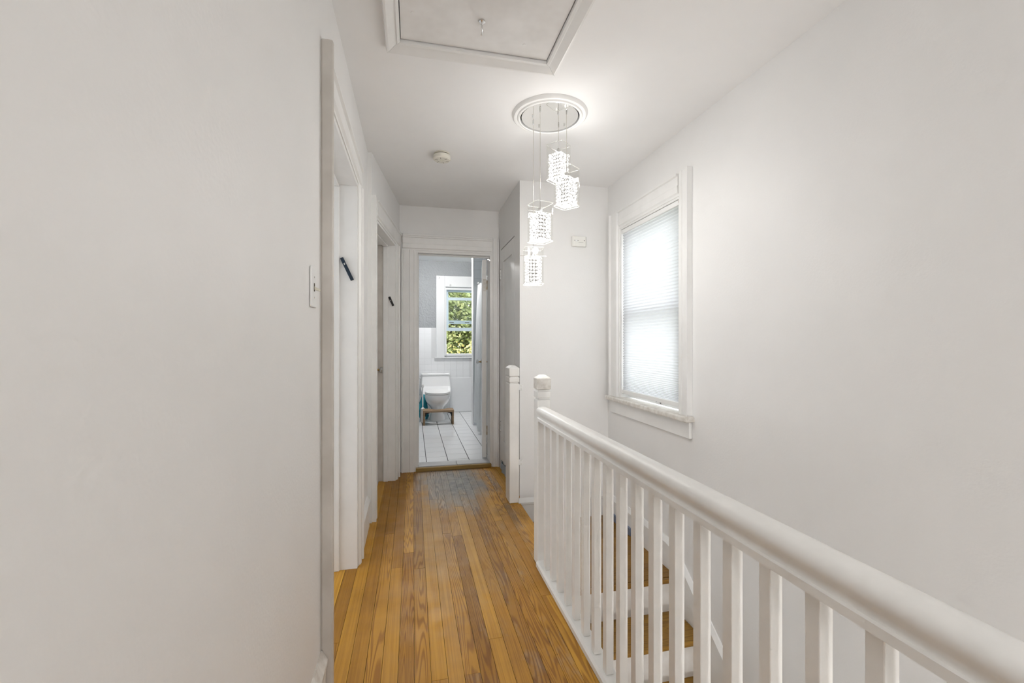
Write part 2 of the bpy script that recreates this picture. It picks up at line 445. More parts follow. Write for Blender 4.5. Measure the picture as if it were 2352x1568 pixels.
# ------------------------------------------------------------------ floor: planks
floor = empty('floor', 'honey-coloured narrow plank floor worn grey at the bathroom door', 'floor', 'structure')
b = B()
b.box(-0.46, 0.70, -2.7, YB + 0.14, -0.30, -0.020); b.box(0.70, XE - 0.012, 2.24, YA, -0.30, -0.020)
b.box(0.70, XC + 0.1, YA - 0.001, YB + 0.14, -0.30, -0.020); b.box(-3.2, -0.46, 0.1, 7.45, -0.30, -0.020)
b.build('subfloor', 'dark_gap', floor)
b = B(); b.box(-3.08, -0.757, 0.2, 2.75, -0.0195, -0.0003); b.box(-3.08, -0.288, 2.85, 4.10, -0.0195, -0.0006); b.box(-3.08, -0.6, 4.10, 7.3, -0.0195, -0.0006)
b.build('bedroom_neutral_floor', 'neutral_floor', floor)  # grey floor added so light bounced onto the left jamb stays neutral
PW = 0.0585
def plank(x0, x1, y0, y1, z=0.0):
    b = B(); b.box(-0.5, 0.5, -0.5, 0.5, -0.5, 0.5)
    if 'mesh' not in plank.__dict__:
        o = b.build('plank', 'floor_wood', floor); plank.mesh = o.data
    else:
        b.bm.free(); o = link('plank', plank.mesh, floor)
    g = 0.0007
    o.location = ((x0 + x1) / 2, (y0 + y1) / 2, z - 0.010 + random.uniform(-0.0004, 0.0004))
    o.scale = (x1 - x0 - 2 * g, y1 - y0 - 2 * g, 0.02)
rp = random.Random(21)
ix = -8
while True:
    x0 = XL + 0.004 + ix * PW; x1 = x0 + PW
    if x0 > XC + 0.05: break
    if x1 <= XL + 0.01: ya, yb = 0.9, 2.72
    elif x0 < -0.02: ya, yb = -1.2, YB + 0.02
    elif x1 < 0.706: ya, yb = -1.2, YB + 0.005
    elif x0 < XE - 0.02: ya, yb = 2.232, YB + 0.005
    else: ya, yb = YA + 0.002, YB + 0.005
    if 0.70 < x1 and x0 < XE - 0.02: x1 = min(x1, XE)
    # the bare front of the left-hand bedroom sill keeps clear of the angled wall foot
    y = ya
    first = True
    while y < yb - 0.05:
        ln = rp.uniform(0.35, 1.1) if first else rp.uniform(0.9, 2.3)
        first = False
        ye = yb if y + ln > yb - 0.3 else y + ln
        plank(x0, x1, y, ye); y = ye
    ix += 1
# nosing board at the stair head
b = B(); b.box(XE - 0.075, XE + 0.012, 2.315, 3.135, -0.028, 0.0012)
b.build('nosing', 'floor_wood', floor, 0.006, seg=2)

# bathroom threshold
th = empty('trim_bath_threshold', 'worn wooden threshold with a pale marble top in the bathroom doorway', 'threshold', 'structure')
b = B(); b.box(XO[0] + 0.001, XO[1] - 0.001, YB - 0.03, YB + 0.0, 0.0, 0.036); b.build('sill_board', 'sill_wood', th, 0.006, seg=2)
paint('marble', (0.52, 0.52, 0.53), 0.4, 0, 0, 0, 0.1, 9)
b = B(); b.box(XO[0] + 0.001, XO[0] + 0.38, YB + 0.001, YB + 0.14, 0.0, 0.042); b.build('marble_slab', 'marble', th, 0.003)
b = B(); b.box(XO[0] + 0.382, XO[1] - 0.001, YB + 0.001, YB + 0.14, 0.0, 0.042); b.build('marble_slab', 'marble', th, 0.003)

# bathroom floor tiles
bf = empty('floor_bath', 'white ceramic tile floor with dark grout lines in the bathroom', 'floor', 'structure')
b = B(); b.box(-0.43, 1.54, YB + 0.14, YW, -0.1, 0.024); b.build('grout_bed', 'grout_dark', bf)
TS = 0.2085
tm = None
for i in range(-3, 5):
    x0 = 0.130 + i * TS; x1 = x0 + TS
    x0 = max(x0, -0.42)
    sh = (0.07, -0.03, 0.05, 0.0, 0.09, 0.03, 0.06, 0.02)[i + 3]
    y = YB + 0.14 + sh - TS
    while y < YW:
        ya, yb = max(y, YB + 0.141), min(y + TS, YW)
        if yb - ya > 0.02 and x1 - x0 > 0.02:
            gx, gy = 0.0035, 0.0022
            if tm is None:
                t = B().box(-0.5, 0.5, -0.5, 0.5, -0.5, 0.5).build('tile', 'tile_white', bf); tm = t.data
            else: t = link('tile', tm, bf)
            t.location = ((x0 + x1) / 2, (ya + yb) / 2, 0.025); t.scale = (x1 - x0 - 2 * gx, yb - ya - 2 * gy, 0.01)
        y += TS
# wall tiles behind the toilet
b = B(); b.box(-0.42, 0.378, YW - 0.006, YW + 0.01, 0.0, 1.425); b.box(0.378, 1.0, YW - 0.006, YW + 0.01, 0.0, 0.925); b.build('tile_backing', 'grout_pale', wall_bath)
WT = 0.1045
for i in range(10):
    for j in range(14):
        x0 = -0.12 + i * WT; z0 = 0.03 + j * 0.0995
        if x0 + WT > 0.40 and z0 + 0.05 > 0.93: continue
        t = link('tile', tm, wall_bath); t.location = (x0 + WT / 2, YW - 0.009, z0 + 0.0498)
        t.scale = (WT - 0.002, 0.008, 0.0975)
b = B(); b.box(0.60, 1.0, YW - 0.02, YW - 0.012, 0.035, 0.60); b.build('access_panel', 'bath_white', wall_bath, 0.003)
# shower partition tiles
ts = None
for i in range(3):
    for j in range(22):
        x0 = 0.838 + i * 0.115; z0 = 0.01 + j * 0.1155
        if ts is None:
            t = B().box(-0.5, 0.5, -0.5, 0.5, -0.5, 0.5).build('tile', 'shower_tile_shade', wall_sh); ts = t.data
        else: t = link('tile', ts, wall_sh)
        t.location = (x0 + 0.0575, 6.066, z0 + 0.0577); t.scale = (0.1135, 0.008, 0.1135)

# ------------------------------------------------------------------ casings and baseboards
# Left doorway trim: local frame p.x = along Y, p.y = out of wall (+X), p.z
def xfl(p): return Vector((XL + p.y, p.x, p.z))
def xfa(p): return xf2(Vector((p.x, -p.y, p.z)))
def xfb(p): return Vector((p.x, YB - p.y, p.z))
def cas_leg(xf, a0, a1, z1, inner, name, parent, mat='trim_paint', th=0.02, z0=0.0):
    """casing leg spanning a0..a1; inner = which end faces the opening"""
    b = B(); b.xf = xf
    prof = [(0, 0), (0, th * 1.35), (0.012, th * 1.35), (0.016, th * 0.8)]
    wd = abs(a1 - a0)
    prof += [(wd * 0.55, th * 0.8), (wd * 0.58, th * 1.0), (wd - 0.02, th * 0.9), (wd - 0.012, th * 0.45), (wd, th * 0.4), (wd, 0)]
    if inner == 'hi': pr = [(a0 + p, q) for p, q in prof]
    else: pr = [(a1 - p, q) for p, q in prof]
    b.prism(pr, 'Z', z0, z1)
    return b.build(name, mat, parent)
def cas_head(xf, a0, a1, z0, z1, parent, th=0.02, cap=True, mat='trim_paint'):
    b = B(); b.xf = xf
    h = z1 - z0
    prof = [(0, z0), (th * 0.4, z0), (th * 0.45, z0 + 0.012), (th * 0.9, z0 + 0.02), (th, z1 - h * 0.55), (th * 0.8, z1 - h * 0.52), (th * 0.8, z1 - 0.016), (th * 1.35, z1 - 0.012), (th * 1.35, z1), (0, z1)]
    b.prism(prof, 'X', a0, a1)
    return b.build('head_casing', mat, parent)

# door 1 (open doorway, left)
d1 = empty('trim_1', 'white casing and jambs of the open doorway beside the light switch', 'door frame', 'structure')
b = B(); b.box(XL - 0.001, XL + 0.037, D1[0] - 0.025, D1[0] - 0.001, 0, 2.185); b.build('casing', 'dirt_shade_paint', d1, 0.006, seg=2)  # dirt plus shade painted into the edge that faces the viewer
cas_leg(xfl, D1[1] + 0.001, D1[1] + 0.091, 2.045, 'lo', 'casing', d1)
cas_head(xfl, D1[0] - 0.001, D1[1] + 0.091, HD + 0.001, 2.15, d1)
b = B(); b.box(-0.46, XL + 0.004, D1[1] - 0.022, D1[1] - 0.0005, 0.0, HD - 0.0225); b.build('jamb', 'trim_paint', d1)
b = B(); b.box(-0.46, XL + 0.004, D1[0] + 0.0005, D1[1] - 0.0005, HD - 0.022, HD - 0.0005); b.build('head_jamb', 'trim_paint', d1)
b = B(); b.box(-0.46, XL + 0.004, D1[0] + 0.0005, D1[0] + 0.012, 0.0, HD - 0.0225); b.build('jamb', 'trim_paint', d1)
b = B(); b.box(-0.402, -0.374, D1[1] - 0.034, D1[1] - 0.0225, 0.0, HD - 0.035); b.build('stop', 'trim_paint', d1, 0.002)
b = B(); b.box(-0.402, -0.374, D1[0] + 0.0125, D1[1] - 0.035, HD - 0.0345, HD - 0.0225); b.build('stop', 'trim_paint', d1, 0.002)
for z in (0.32, 1.02, 1.70):
    b = B(); b.box(-0.452, -0.412, D1[1] - 0.0245, D1[1] - 0.0222, z - 0.05, z + 0.05); b.build('hinge_leaf', 'white_plastic', d1, 0.0008)

# door 2 (angled wall): casing, jambs, door ajar
d2 = empty('trim_2', 'white casing and grimy jambs of the door standing ajar', 'door frame', 'structure')
cas_leg(xfa, S2[0] - 0.10, S2[0], 2.175, 'hi', 'casing', d2)
cas_leg(xfa, S2[1], S2[1] + 0.10, HD + 0.001, 'lo', 'casing', d2)
cas_head(xfa, S2[0], L2 - 0.02, HD + 0.001, 2.175, d2)
def bx2(name, s0, s1, w0, w1, z0, z1, mat, bev=0.0):
    b = B(); b.xf = xf2; b.box(s0, s1, w0, w1, z0, z1); return b.build(name, mat, d2, bev)
bx2('jamb', S2[1] - 0.018, S2[1] - 0.0005, -0.004, 0.145, 0, HD - 0.019, 'trim_paint')
bx2('rabbet_board', S2[1] - 0.021, S2[1] - 0.0185, 0.098, 0.1449, 0.001, HD - 0.019, 'dirt_shade_paint')
bx2('jamb', S2[0] + 0.0005, S2[0] + 0.018, -0.004, 0.145, 0, HD - 0.019, 'trim_paint')
bx2('head_jamb', S2[0] + 0.0005, S2[1] - 0.0005, -0.004, 0.145, HD - 0.0185, HD - 0.0005, 'trim_paint')
bx2('stop', S2[1] - 0.032, S2[1] - 0.0185, 0.056, 0.096, 0, HD - 0.033, 'trim_paint', 0.002)
bx2('stop', S2[0] + 0.0185, S2[1] - 0.033, 0.056, 0.096, HD - 0.0325, HD - 0.019, 'trim_paint', 0.002)
hinge = xf2(Vector((S2[0] + 0.020, 0.10, 0)))
dr2 = empty('door_2', 'white bedroom door standing slightly ajar with a glass knob', 'door', 'structure', loc=hinge)
dr2.rotation_euler = (0, 0, math.atan2(t2.y, t2.x) + R(4.2))
W = S2[1] - S2[0] - 0.044
b = B(); b.box(0, W, 0, 0.042, 0.008, HD - 0.025); b.build('slab', 'trim_paint', dr2, 0.002)
for z0, z1 in ((0.22, 0.98), (1.12, 1.88)):
    b = B()
    b.box(0.10, W - 0.10, -0.006, -0.0005, z0, z0 + 0.02); b.box(0.10, W - 0.10, -0.006, -0.0005, z1 - 0.02, z1)
    b.box(0.10, 0.12, -0.006, -0.0005, z0 + 0.02, z1 - 0.02); b.box(W - 0.12, W - 0.10, -0.006, -0.0005, z0 + 0.02, z1 - 0.02)
    b.build('panel_moulding', 'trim_paint', dr2)
def knob(parent, x, y, z, sy, s=1.0):
    """glass knob on a slab face; sy = -1 sticks out toward local -y"""
    k = B(); k.box(x - 0.02, x + 0.02, min(y, y + sy * 0.003), max(y, y + sy * 0.003), z - 0.10, z + 0.035); o = k.build('escutcheon', 'worn_paint', parent, 0.001)
    k = B(); k.lathe([(0.014, sy * 0.003), (0.016, sy * 0.008), (0.009, sy * 0.012), (0.008, sy * 0.030)], (x, y, z), 16, 'Y'); k.build('knob_shank', 'brass_old', parent, smooth='auto')
    k = B(); k.lathe([(0.010, sy * 0.030), (0.021, sy * 0.036), (0.026, sy * 0.047), (0.024, sy * 0.056), (0.012, sy * 0.060)], (x, y, z), 12, 'Y'); k.build('glass_knob', 'knob_glass', parent)
knob(dr2, W - 0.045, -0.0005, 0.96, -1)

# bathroom doorway
d3 = empty('trim_3', 'white casing around the bathroom doorway', 'door frame', 'structure')
cas_leg(xfb, -0.10, XO[0], HB + 0.001, 'hi', 'casing', d3)
cas_leg(xfb, XO[1], XC - 0.004, 2.185, 'lo', 'casing', d3)
cas_head(xfb, -0.09, XO[1], HB + 0.001, 2.17, d3)
b = B(); b.box(-0.09, XO[1], YB - 0.034, YB - 0.001, 2.1705, 2.187); b.build('cap_strip', 'trim_paint', d3, 0.004)
b = B(); b.box(XO[0], XO[0] + 0.018, YB - 0.004, YB + 0.145, 0.037, HB - 0.019); b.build('jamb', 'trim_paint', d3)
b = B(); b.box(XO[1] - 0.012, XO[1], YB - 0.004, YB + 0.145, 0.037, HB - 0.019); b.build('jamb', 'trim_paint', d3)
b = B(); b.box(XO[0], XO[1], YB - 0.004, YB + 0.145, HB - 0.0185, HB); b.build('head_jamb', 'trim_paint', d3)
b = B(); b.box(XO[0] + 0.0185, XO[0] + 0.03, YB + 0.05, YB + 0.09, 0.037, HB - 0.031); b.build('stop', 'trim_paint', d3, 0.002)
b = B(); b.box(XO[0] + 0.0185, XO[1] - 0.0125, YB + 0.05, YB + 0.09, HB - 0.030, HB - 0.019); b.build('stop', 'trim_paint', d3, 0.002)
# bathroom door: opens inward, edge on
dr3 = empty('door_3', 'white bathroom door swung inward and seen edge on', 'door', 'structure', loc=(0.717, YB + 0.155, 0))
dr3.rotation_euler = (0, 0, R(90 - 8.4))
b = B(); b.box(0, 0.69, 0, 0.045, 0.05, 2.012); b.build('slab', 'trim_paint', dr3, 0.002)
knob(dr3, 0.635, 0.0455, 0.97, 1)
knob(dr3, 0.635, -0.0005, 0.97, -1)
for z in (0.32, 1.76):
    b = B(); b.lathe([(0.007, z - 0.045), (0.007, z - 0.016), (0.0055, z - 0.015), (0.0055, z + 0.015), (0.007, z + 0.016), (0.007, z + 0.045)], (-0.004, -0.007, 0), 10)
    b.build('hinge', 'brass_old', dr3)
b = B(); b.box(-0.0015, 0.0, 0.004, 0.036, 1.70, 1.82); b.build('hinge_leaf', 'worn_paint', dr3)

# closet door
dr4 = empty('door_4', 'flat white closet door with a sunken panel beside the half post', 'door', 'structure')
def cbx(name, y0, y1, z0, z1, dx, mat='trim_paint', bev=0.0):
    b = B(); b.box(XC + dx, XC + 0.034, y0, y1, z0, z1); return b.build(name, mat, dr4, bev)
y0, y1 = CD[0] + 0.004, CD[1] - 0.004
zb, zt = 0.085, HC - 0.010
cbx('stile', y0, y0 + 0.10, zb, zt, 0.0); cbx('stile', y1 - 0.10, y1, zb, zt, 0.0)
cbx('rail', y0 + 0.1005, y1 - 0.1005, zt - 0.12, zt, 0.0); cbx('rail', y0 + 0.1005, y1 - 0.1005, zb, zb + 0.2, 0.0)
cbx('panel', y0 + 0.1005, y1 - 0.1005, zb + 0.2005, zt - 0.1205, 0.012)
b = B()
for (pa, pb) in (((y0 + 0.1005), 1), ((y1 - 0.1005), -1)):
    b.prism([(XC + 0.001, pa), (XC + 0.0119, pa), (XC + 0.0119, pa + pb * 0.02)], 'Z', zb + 0.201, zt - 0.121)
b.prism([(y0 + 0.1005, zt - 0.1205), (y1 - 0.1005, zt - 0.1205), (y1 - 0.1005, zt - 0.1205 - 0.001), (y0 + 0.1005, zt - 0.1205 - 0.001)], 'X', XC + 0.001, XC + 0.0119)
b.build('panel_moulding', 'trim_paint', dr4)
for z in (0.40, 1.83):
    b = B()
    for k in range(3): b.lathe([(0.006, z - 0.045 + k * 0.031), (0.006, z - 0.018 + k * 0.031)], (XC - 0.004, CD[1] - 0.002, 0), 10)
    b.build('hinge', 'trim_paint', dr4)
    b = B(); b.box(XC - 0.0015, XC - 0.0003, CD[1] - 0.006, CD[1] + 0.002, z - 0.052, z + 0.052); b.build('hinge_gap', 'dark_gap', dr4)
b = B(); b.box(XC + 0.09, XC + 0.099, CD[0], CD[1], 0.0, HC); b.build('dark_interior', 'dark_gap', dr4)
# torn blue sheet poking out under the closet door
b = B()
rows = [[(XC - 0.006 + 0.012 * math.sin(i * 2.1), CD[1] - 0.03 - i * 0.045, z + (0.012 * math.sin(i * 1.7) if z > 0 else 0)) for i in range(9)] for z in (0.002, 0.05, 0.088)]
rows2 = [[(x + 0.002, y, z) for x, y, z in r] for r in rows]
for ra, rb in ((rows[0], rows[1]), (rows[1], rows[2])):
    for i in range(8): b.quad(ra[i], ra[i + 1], rb[i + 1], rb[i])
for ra, rb in ((rows2[0], rows2[1]), (rows2[1], rows2[2])):
    for i in range(8): b.quad(ra[i], rb[i], rb[i + 1], ra[i + 1])
o = b.build('plastic_sheet', 'blue_scrap', weld=True)
tag(o, 'crumpled blue-grey plastic sheet showing under the closet door', 'plastic sheet')

# baseboards
def baseboard(name, prof_xf, a0, a1, h, label, mat='trim_paint', th=0.016, z0=0.0):
    b = B(); b.xf = prof_xf
    pr = [(0, z0), (th, z0), (th, z0 + h - 0.05), (th + 0.006, z0 + h - 0.045), (th + 0.006, z0 + h - 0.03), (th * 0.7, z0 + h - 0.012), (0.004, z0 + h), (0, z0 + h)]
    b.prism(pr, 'X', a0, a1)
    return struct(b.build(name, mat), label, 'baseboard')
baseboard('baseboard_left', xfl, -2.6, D1[0] - 0.027, 0.20, 'tall white baseboard below the light switch wall', 'worn_paint')
baseboard('baseboard_left_middle', xfl, D1[1] + 0.092, 2.965, 0.20, 'short white baseboard between the two left doorways')
def xfland(p): return Vector((p.x, YA - p.y, p.z))
baseboard('baseboard_landing', xfland, XC - 0.03, XR - 0.02, 0.185, 'white baseboard of the stair landing below the alarm wall', z0=ZL)
# right side: level on the landing, then a skirt board raking down the stairs
RUN, RISE = 0.245, 0.20
YN = 2.29           # landing nosing
b = B()
path = [(YA - 0.001, ZL + 0.185), (2.42, ZL + 0.185), (2.34, ZL + 0.165), (2.26, ZL + 0.105)]
k = 1
for i in range(1, 13):
    path.append((2.26 - RUN * i * 0.98, ZL + 0.105 - RISE * i * 0.98))
def skirt(b, off0, off1, th0, th1):
    for (ya, za), (yb, zb2) in zip(path, path[1:]):
        v = []
        for (y, z) in ((ya, za), (yb, zb2)):
            v.append([(XR + 0.001, y, z + off0), (XR - th0, y, z + off0), (XR - th1, y, z + off1), (XR + 0.001, y, z + off1)])
        b.loft(v)
skirt(b, -0.52, -0.05, 0.016, 0.016); skirt(b, -0.05, -0.03, 0.022, 0.022); skirt(b, -0.03, 0.0, 0.022, 0.006)
struct(b.build('baseboard_right', 'trim_paint', weld=False), 'white stepped skirt board raking down along the stairs', 'baseboard')

# ------------------------------------------------------------------ staircase
st = empty('staircase', 'stairs with brown wooden treads and scuffed white risers going down', 'staircase', loc=(0, 0, 0))
b = B(); b.box(0.71, XR - 0.017, YN + 0.03, YA - 0.017, ZL - 0.12, ZL - 0.02); b.build('landing_frame', 'dark_gap', st)
y = YA - 0.018
pws = [0.062] * 16
i = 0; lm = None
while y > YN + 0.03:
    y0 = max(y - 0.0645, YN + 0.03)
    if lm is None: o = B().box(-0.5, 0.5, -0.5, 0.5, -0.5, 0.5).build('landing_plank', 'stair_wood', st); lm = o.data
    else: o = link('landing_plank', lm, st)
    o.location = ((XE - 0.006 + XR - 0.017) / 2, (y + y0) / 2, ZL - 0.01); o.scale = (XR - 0.017 - XE + 0.006, y - y0 - 0.0015, 0.02)
    y = y0
b = B(); b.box(0.725, XR - 0.0175, YN, YN + 0.0295, ZL - 0.026, ZL); b.build('nosing', 'stair_wood', st, 0.008, seg=2)
b = B(); b.box(XE - 0.010, XE - 0.002, 2.32, YA - 0.02, ZL + 0.001, -0.03); b.build('riser', 'riser_paint', st)
for k in range(1, 14):
    zt_ = ZL - RISE * k; yn = YN - RUN * k
    if zt_ < -2.85: break
    b = B(); b.box(0.7205, XR - 0.0175, yn, yn + RUN + 0.0295, zt_ - 0.026, zt_); b.build('tread', 'stair_wood', st, 0.008, seg=2)
    b = B(); b.box(0.7205, XR - 0.0175, yn + RUN + 0.022, yn + RUN + 0.0285, zt_ + 0.0005, zt_ + RISE - 0.0265); b.build('riser', 'riser_paint', st)
b = B()
b.box(XR - 0.030, XR - 0.0165, 2.86, YA - 0.018, ZL + 0.0005, ZL + 0.058)
b.build('gap_strip', 'gap_blue', st, 0.003)  # shaded gap under the baseboard, painted as a blue-grey strip
# stairwell below the hall floor
b = B(); b.box(0.60, 0.72, -2.7, 2.315, -3.0, -0.0205); b.box(0.60, XR + 0.01, 2.315, 2.40, -3.0, ZL - 0.45)
struct(b.build('wall_stairwell', 'wall_paint'), 'white stairwell side wall below the balustrade', 'wall')
b = B(); b.box(0.60, XR + 0.01, -2.7, 2.4, -3.1, -2.80)
struct(b.build('floor_lower', 'stair_wood'), 'brown lower hall floor at the stair foot', 'floor')

# ------------------------------------------------------------------ balustrade
bal = empty('balustrade', 'white painted balustrade with square balusters along the stairwell', 'railing')
XM = 0.675
def newel(name, x0, x1, y0, y1, parent, z0=0.0, cap_mat='worn_paint', dz=0.0):
    o = None
    b = B(); b.box(x0, x1, y0, y1, z0, 0.888 + dz); shaft = b.build(name, 'rail_paint', parent, 0.006, seg=2)
    cx, cy, hx, hy = (x0 + x1) / 2, (y0 + y1) / 2, (x1 - x0) / 2, (y1 - y0) / 2
    def rr(z, e): return [(cx - hx - e, cy - hy - e, z), (cx + hx + e, cy - hy - e, z), (cx + hx + e, cy + hy + e, z), (cx - hx - e, cy + hy + e, z)]
    b = B(); b.loft([rr(0.8885 + dz, -0.006), rr(0.895 + dz, -0.007), rr(0.900 + dz, 0.0), rr(0.930 + dz, 0.0), rr(0.935 + dz, -0.007), rr(0.940 + dz, -0.007)])
    b.build('collar', 'rail_paint', shaft if parent else shaft, 0.0015)
    b = B(); b.loft([rr(0.9405 + dz, -0.006), rr(0.945 + dz, 0.001), rr(1.000 + dz, 0.001), rr(1.004 + dz, -0.002), rr(1.020 + dz, -0.024)])
    b.build('cap', cap_mat, shaft, 0.002)
    return shaft
newel('newel_post', 0.650, 0.725, 2.236, 2.311, bal)
rail_prof = [(-0.029, 0.778), (0.029, 0.778), (0.029, 0.794), (0.024, 0.797), (0.0225, 0.803), (0.026, 0.812), (0.031, 0.822), (0.0325, 0.832), (0.029, 0.843), (0.020, 0.850), (0.008, 0.8535),
             (-0.008, 0.8535), (-0.020, 0.850), (-0.029, 0.843), (-0.0325, 0.832), (-0.031, 0.822), (-0.026, 0.812), (-0.0225, 0.803), (-0.024, 0.797), (-0.029, 0.794)]
b = B(); b.prism([(XM + p, z) for p, z in rail_prof], 'Y', -0.85, 2.2355); b.build('handrail', 'rail_paint', bal, smooth='auto')
b = B(); b.prism([(XM - 0.034, 0.0015), (XM + 0.034, 0.0015), (XM + 0.034, 0.022), (XM + 0.026, 0.030), (XM - 0.026, 0.030), (XM - 0.034, 0.022)], 'Y', -0.85, 2.2355); b.build('bottom_rail', 'rail_paint', bal)
hb = 0.0142
b = B(); b.box(-hb, hb, -hb, hb, 0.0302, 0.7778)
proto = b.build('baluster', 'rail_paint', bal, 0.0012)
yy = 2.145; n = 0
while yy > -0.75:
    o = proto if n == 0 else copy_of(proto, bal)
    o.location = (XM, yy, 0); yy -= 0.1025; n += 1
newel('newel_post', 0.6375, 0.7125, -0.95, -0.851, bal)
b = B(); b.box(0.6955, 0.7195, -2.6, 2.2355, -0.30, 0.0); b.build('fascia', 'trim_paint', bal)

# half newel by the closet
hn = newel('half_post', 0.697, 0.772, 3.140, 3.2795, None, 0.0015, 'rail_paint')
tag(hn, 'white half newel post fixed against the wall at the stair head', 'newel post')
for z in (0.265, 0.845):
    b = B(); b.box(0.7725, 0.83, 3.2725, 3.2795, z - 0.022, z + 0.022); br = b.build('bracket', 'trim_paint', hn, 0.0015)
    for dx, dz in ((0.012, -0.012), (0.012, 0.012), (0.046, -0.012), (0.046, 0.012)):
        b = B(); b.lathe([(0.003, 0), (0.003, -0.002)], (0.7725 + dx, 3.2725, z + dz), 8, 'Y'); b.build('screw', 'dirt_shade_paint', br)

# ------------------------------------------------------------------ stair window
w1 = empty('window_1', 'tall white-framed stair window above the balustrade', 'window', 'structure')
def xfr(p): return Vector((XR - p.y, p.x, p.z))
cas_leg(xfr, 2.185, W1[0], 2.195, 'hi', 'casing', w1, th=0.026, z0=0.775)
cas_leg(xfr, W1[1], 3.20, 2.195, 'lo', 'casing', w1, th=0.026, z0=0.775)
cas_head(xfr, W1[0], W1[1], W1[3], 2.195, w1, th=0.022)
b = B(); b.box(1.492, 1.60, 2.165, 3.225, 0.742, 0.7745); b.build('sill', 'worn_paint', w1, 0.009, seg=3)
b = B(); b.box(1.530, XR - 0.0005, 2.185, 3.20, 0.645, 0.7415); b.build('apron', 'trim_paint', w1, 0.003)
b = B(); b.box(XR - 0.002, 1.70, W1[0] - 0.0005, W1[0] + 0.014, W1[2] + 0.01, W1[3]); b.build('jamb', 'trim_paint', w1)
b = B(); b.box(XR - 0.002, 1.70, W1[1] - 0.014, W1[1] + 0.0005, W1[2] + 0.01, W1[3]); b.build('jamb', 'trim_paint', w1)
b = B(); b.box(XR - 0.002, 1.70, W1[0] + 0.014, W1[1] - 0.014, W1[3] - 0.014, W1[3]); b.build('head_jamb', 'trim_paint', w1)
def sash(x0, x1, z0, z1):
    a0, a1 = W1[0] + 0.0145, W1[1] - 0.0145
    s = B()
    s.box(x0, x1, a0, a0 + 0.045, z0, z1); s.box(x0, x1, a1 - 0.045, a1, z0, z1)
    s.box(x0, x1, a0 + 0.045, a1 - 0.045, z0, z0 + 0.05); s.box(x0, x1, a0 + 0.045, a1 - 0.045, z1 - 0.04, z1)
    o = s.build('sash', 'trim_paint', w1)
    g = B(); g.box((x0 + x1) / 2 - 0.002, (x0 + x1) / 2 + 0.002, a0 + 0.045, a1 - 0.045, z0 + 0.05, z1 - 0.04); g.build('pane', 'window_glass', o)
sash(1.615, 1.645, W1[2] + 0.012, 1.425); sash(1.65, 1.68, 1.39, W1[3] - 0.0145)
b = B(); b.tube([(1.607, 2.60, 0.79), (1.600, 2.60, 0.80), (1.598, 2.63, 0.803), (1.604, 2.65, 0.796)], 0.005, 8); b.build('lift_hook', 'black_metal', w1)

# pleated shade
sh = empty('window_shade', 'white pleated cellular shade drawn down over the stair window', 'window shade')
a0, a1 = W1[0] + 0.017, W1[1] - 0.017
b = B(); b.box(1.551, 1.585, a0, a1, 2.018, 2.049); b.build('headrail', 'white_plastic', sh, 0.003)
b = B(); b.box(1.550, 1.549 + 0.035, a0 - 0.001, a0 + 0.003, 2.030, 2.050); b.build('bracket', 'brass_old', sh)
zs = []
z = 2.0175
while z > 0.836:
    zs.append(z)
    f = max(0.0, min(1.0, (z - 0.84) / 0.30))
    z -= 0.0105 * (0.42 + 0.58 * f)
zs.append(0.8355)
b = B(); prev = None
for i, z in enumerate(zs):
    x = 1.560 if i % 2 else 1.567
    cur = (b.bm.verts.new((x, a0 + 0.004, z)), b.bm.verts.new((x, a1 - 0.004, z)))
    if prev: b.bm.faces.new((prev[0], prev[1], cur[1], cur[0]))
    prev = cur
b.build('pleated_fabric', 'shade_fabric', sh)
b = B(); b.prism([(1.552, 0.806), (1.580, 0.806), (1.580, 0.835), (1.552, 0.835)], 'Y', a0 + 0.002, a1 - 0.002); b.build('bottom_rail', 'white_plastic', sh, 0.003)
b = B(); b.box(1.553, 1.579, a0 - 0.0015, a0 + 0.0018, 0.808, 0.833); b.build('end_cap', 'black_case', sh)

# ------------------------------------------------------------------ attic hatch
ah = empty('attic_hatch', 'white attic access panel framed with moulding in the ceiling', 'attic hatch')
b = B(); b.box(HX[0] + 0.004, HX[1] - 0.004, HY[0] + 0.004, HY[1] - 0.004, ZC + 0.002, ZC + 0.02); b.build('panel', 'hatch_paint', ah)
def mould_ring():
    pr = [(-0.001, 0.0), (0.0, -0.012), (0.010, -0.015), (0.016, -0.011), (0.024, -0.015), (0.046, -0.027), (0.054, -0.027), (0.058, -0.010), (0.060, 0.0)]
    cs = [(HX[0], HY[0], -1, -1), (HX[1], HY[0], 1, -1), (HX[1], HY[1], 1, 1), (HX[0], HY[1], -1, 1)]
    for i in range(4):
        p, q = cs[i], cs[(i + 1) % 4]
        b = B()
        g = 0.0008
        def end(c, sg):
            d = Vector((q[0] - p[0], q[1] - p[1])).normalized() * g * sg
            return [(c[0] + c[2] * o + d.x, c[1] + c[3] * o + d.y, ZC + h) for o, h in pr]
        b.loft([end(p, 1), end(q, -1)])
        b.build('moulding', 'trim_paint', ah)
mould_ring()
b = B(); b.lathe([(0.013, ZC + 0.002), (0.013, ZC - 0.002), (0.007, ZC - 0.006), (0.004, ZC - 0.010)], (0.264, 1.687, 0), 16)
b.tube([(0.264, 1.687, ZC - 0.008), (0.264, 1.687, ZC - 0.022), (0.268, 1.690, ZC - 0.034), (0.264, 1.696, ZC - 0.046), (0.262, 1.690, ZC - 0.052)], 0.0032, 8)
b.build('hook', 'silver', ah, smooth='auto')
for x, y_ in ((0.0, 1.70), (0.46, 1.78), (0.46, 1.25), (0.05, 1.22)):
    b = B(); b.lathe([(0.008, ZC + 0.0021), (0.006, ZC + 0.0005)], (x, y_, 0), 12); b.build('plug', 'hatch_paint', ah)

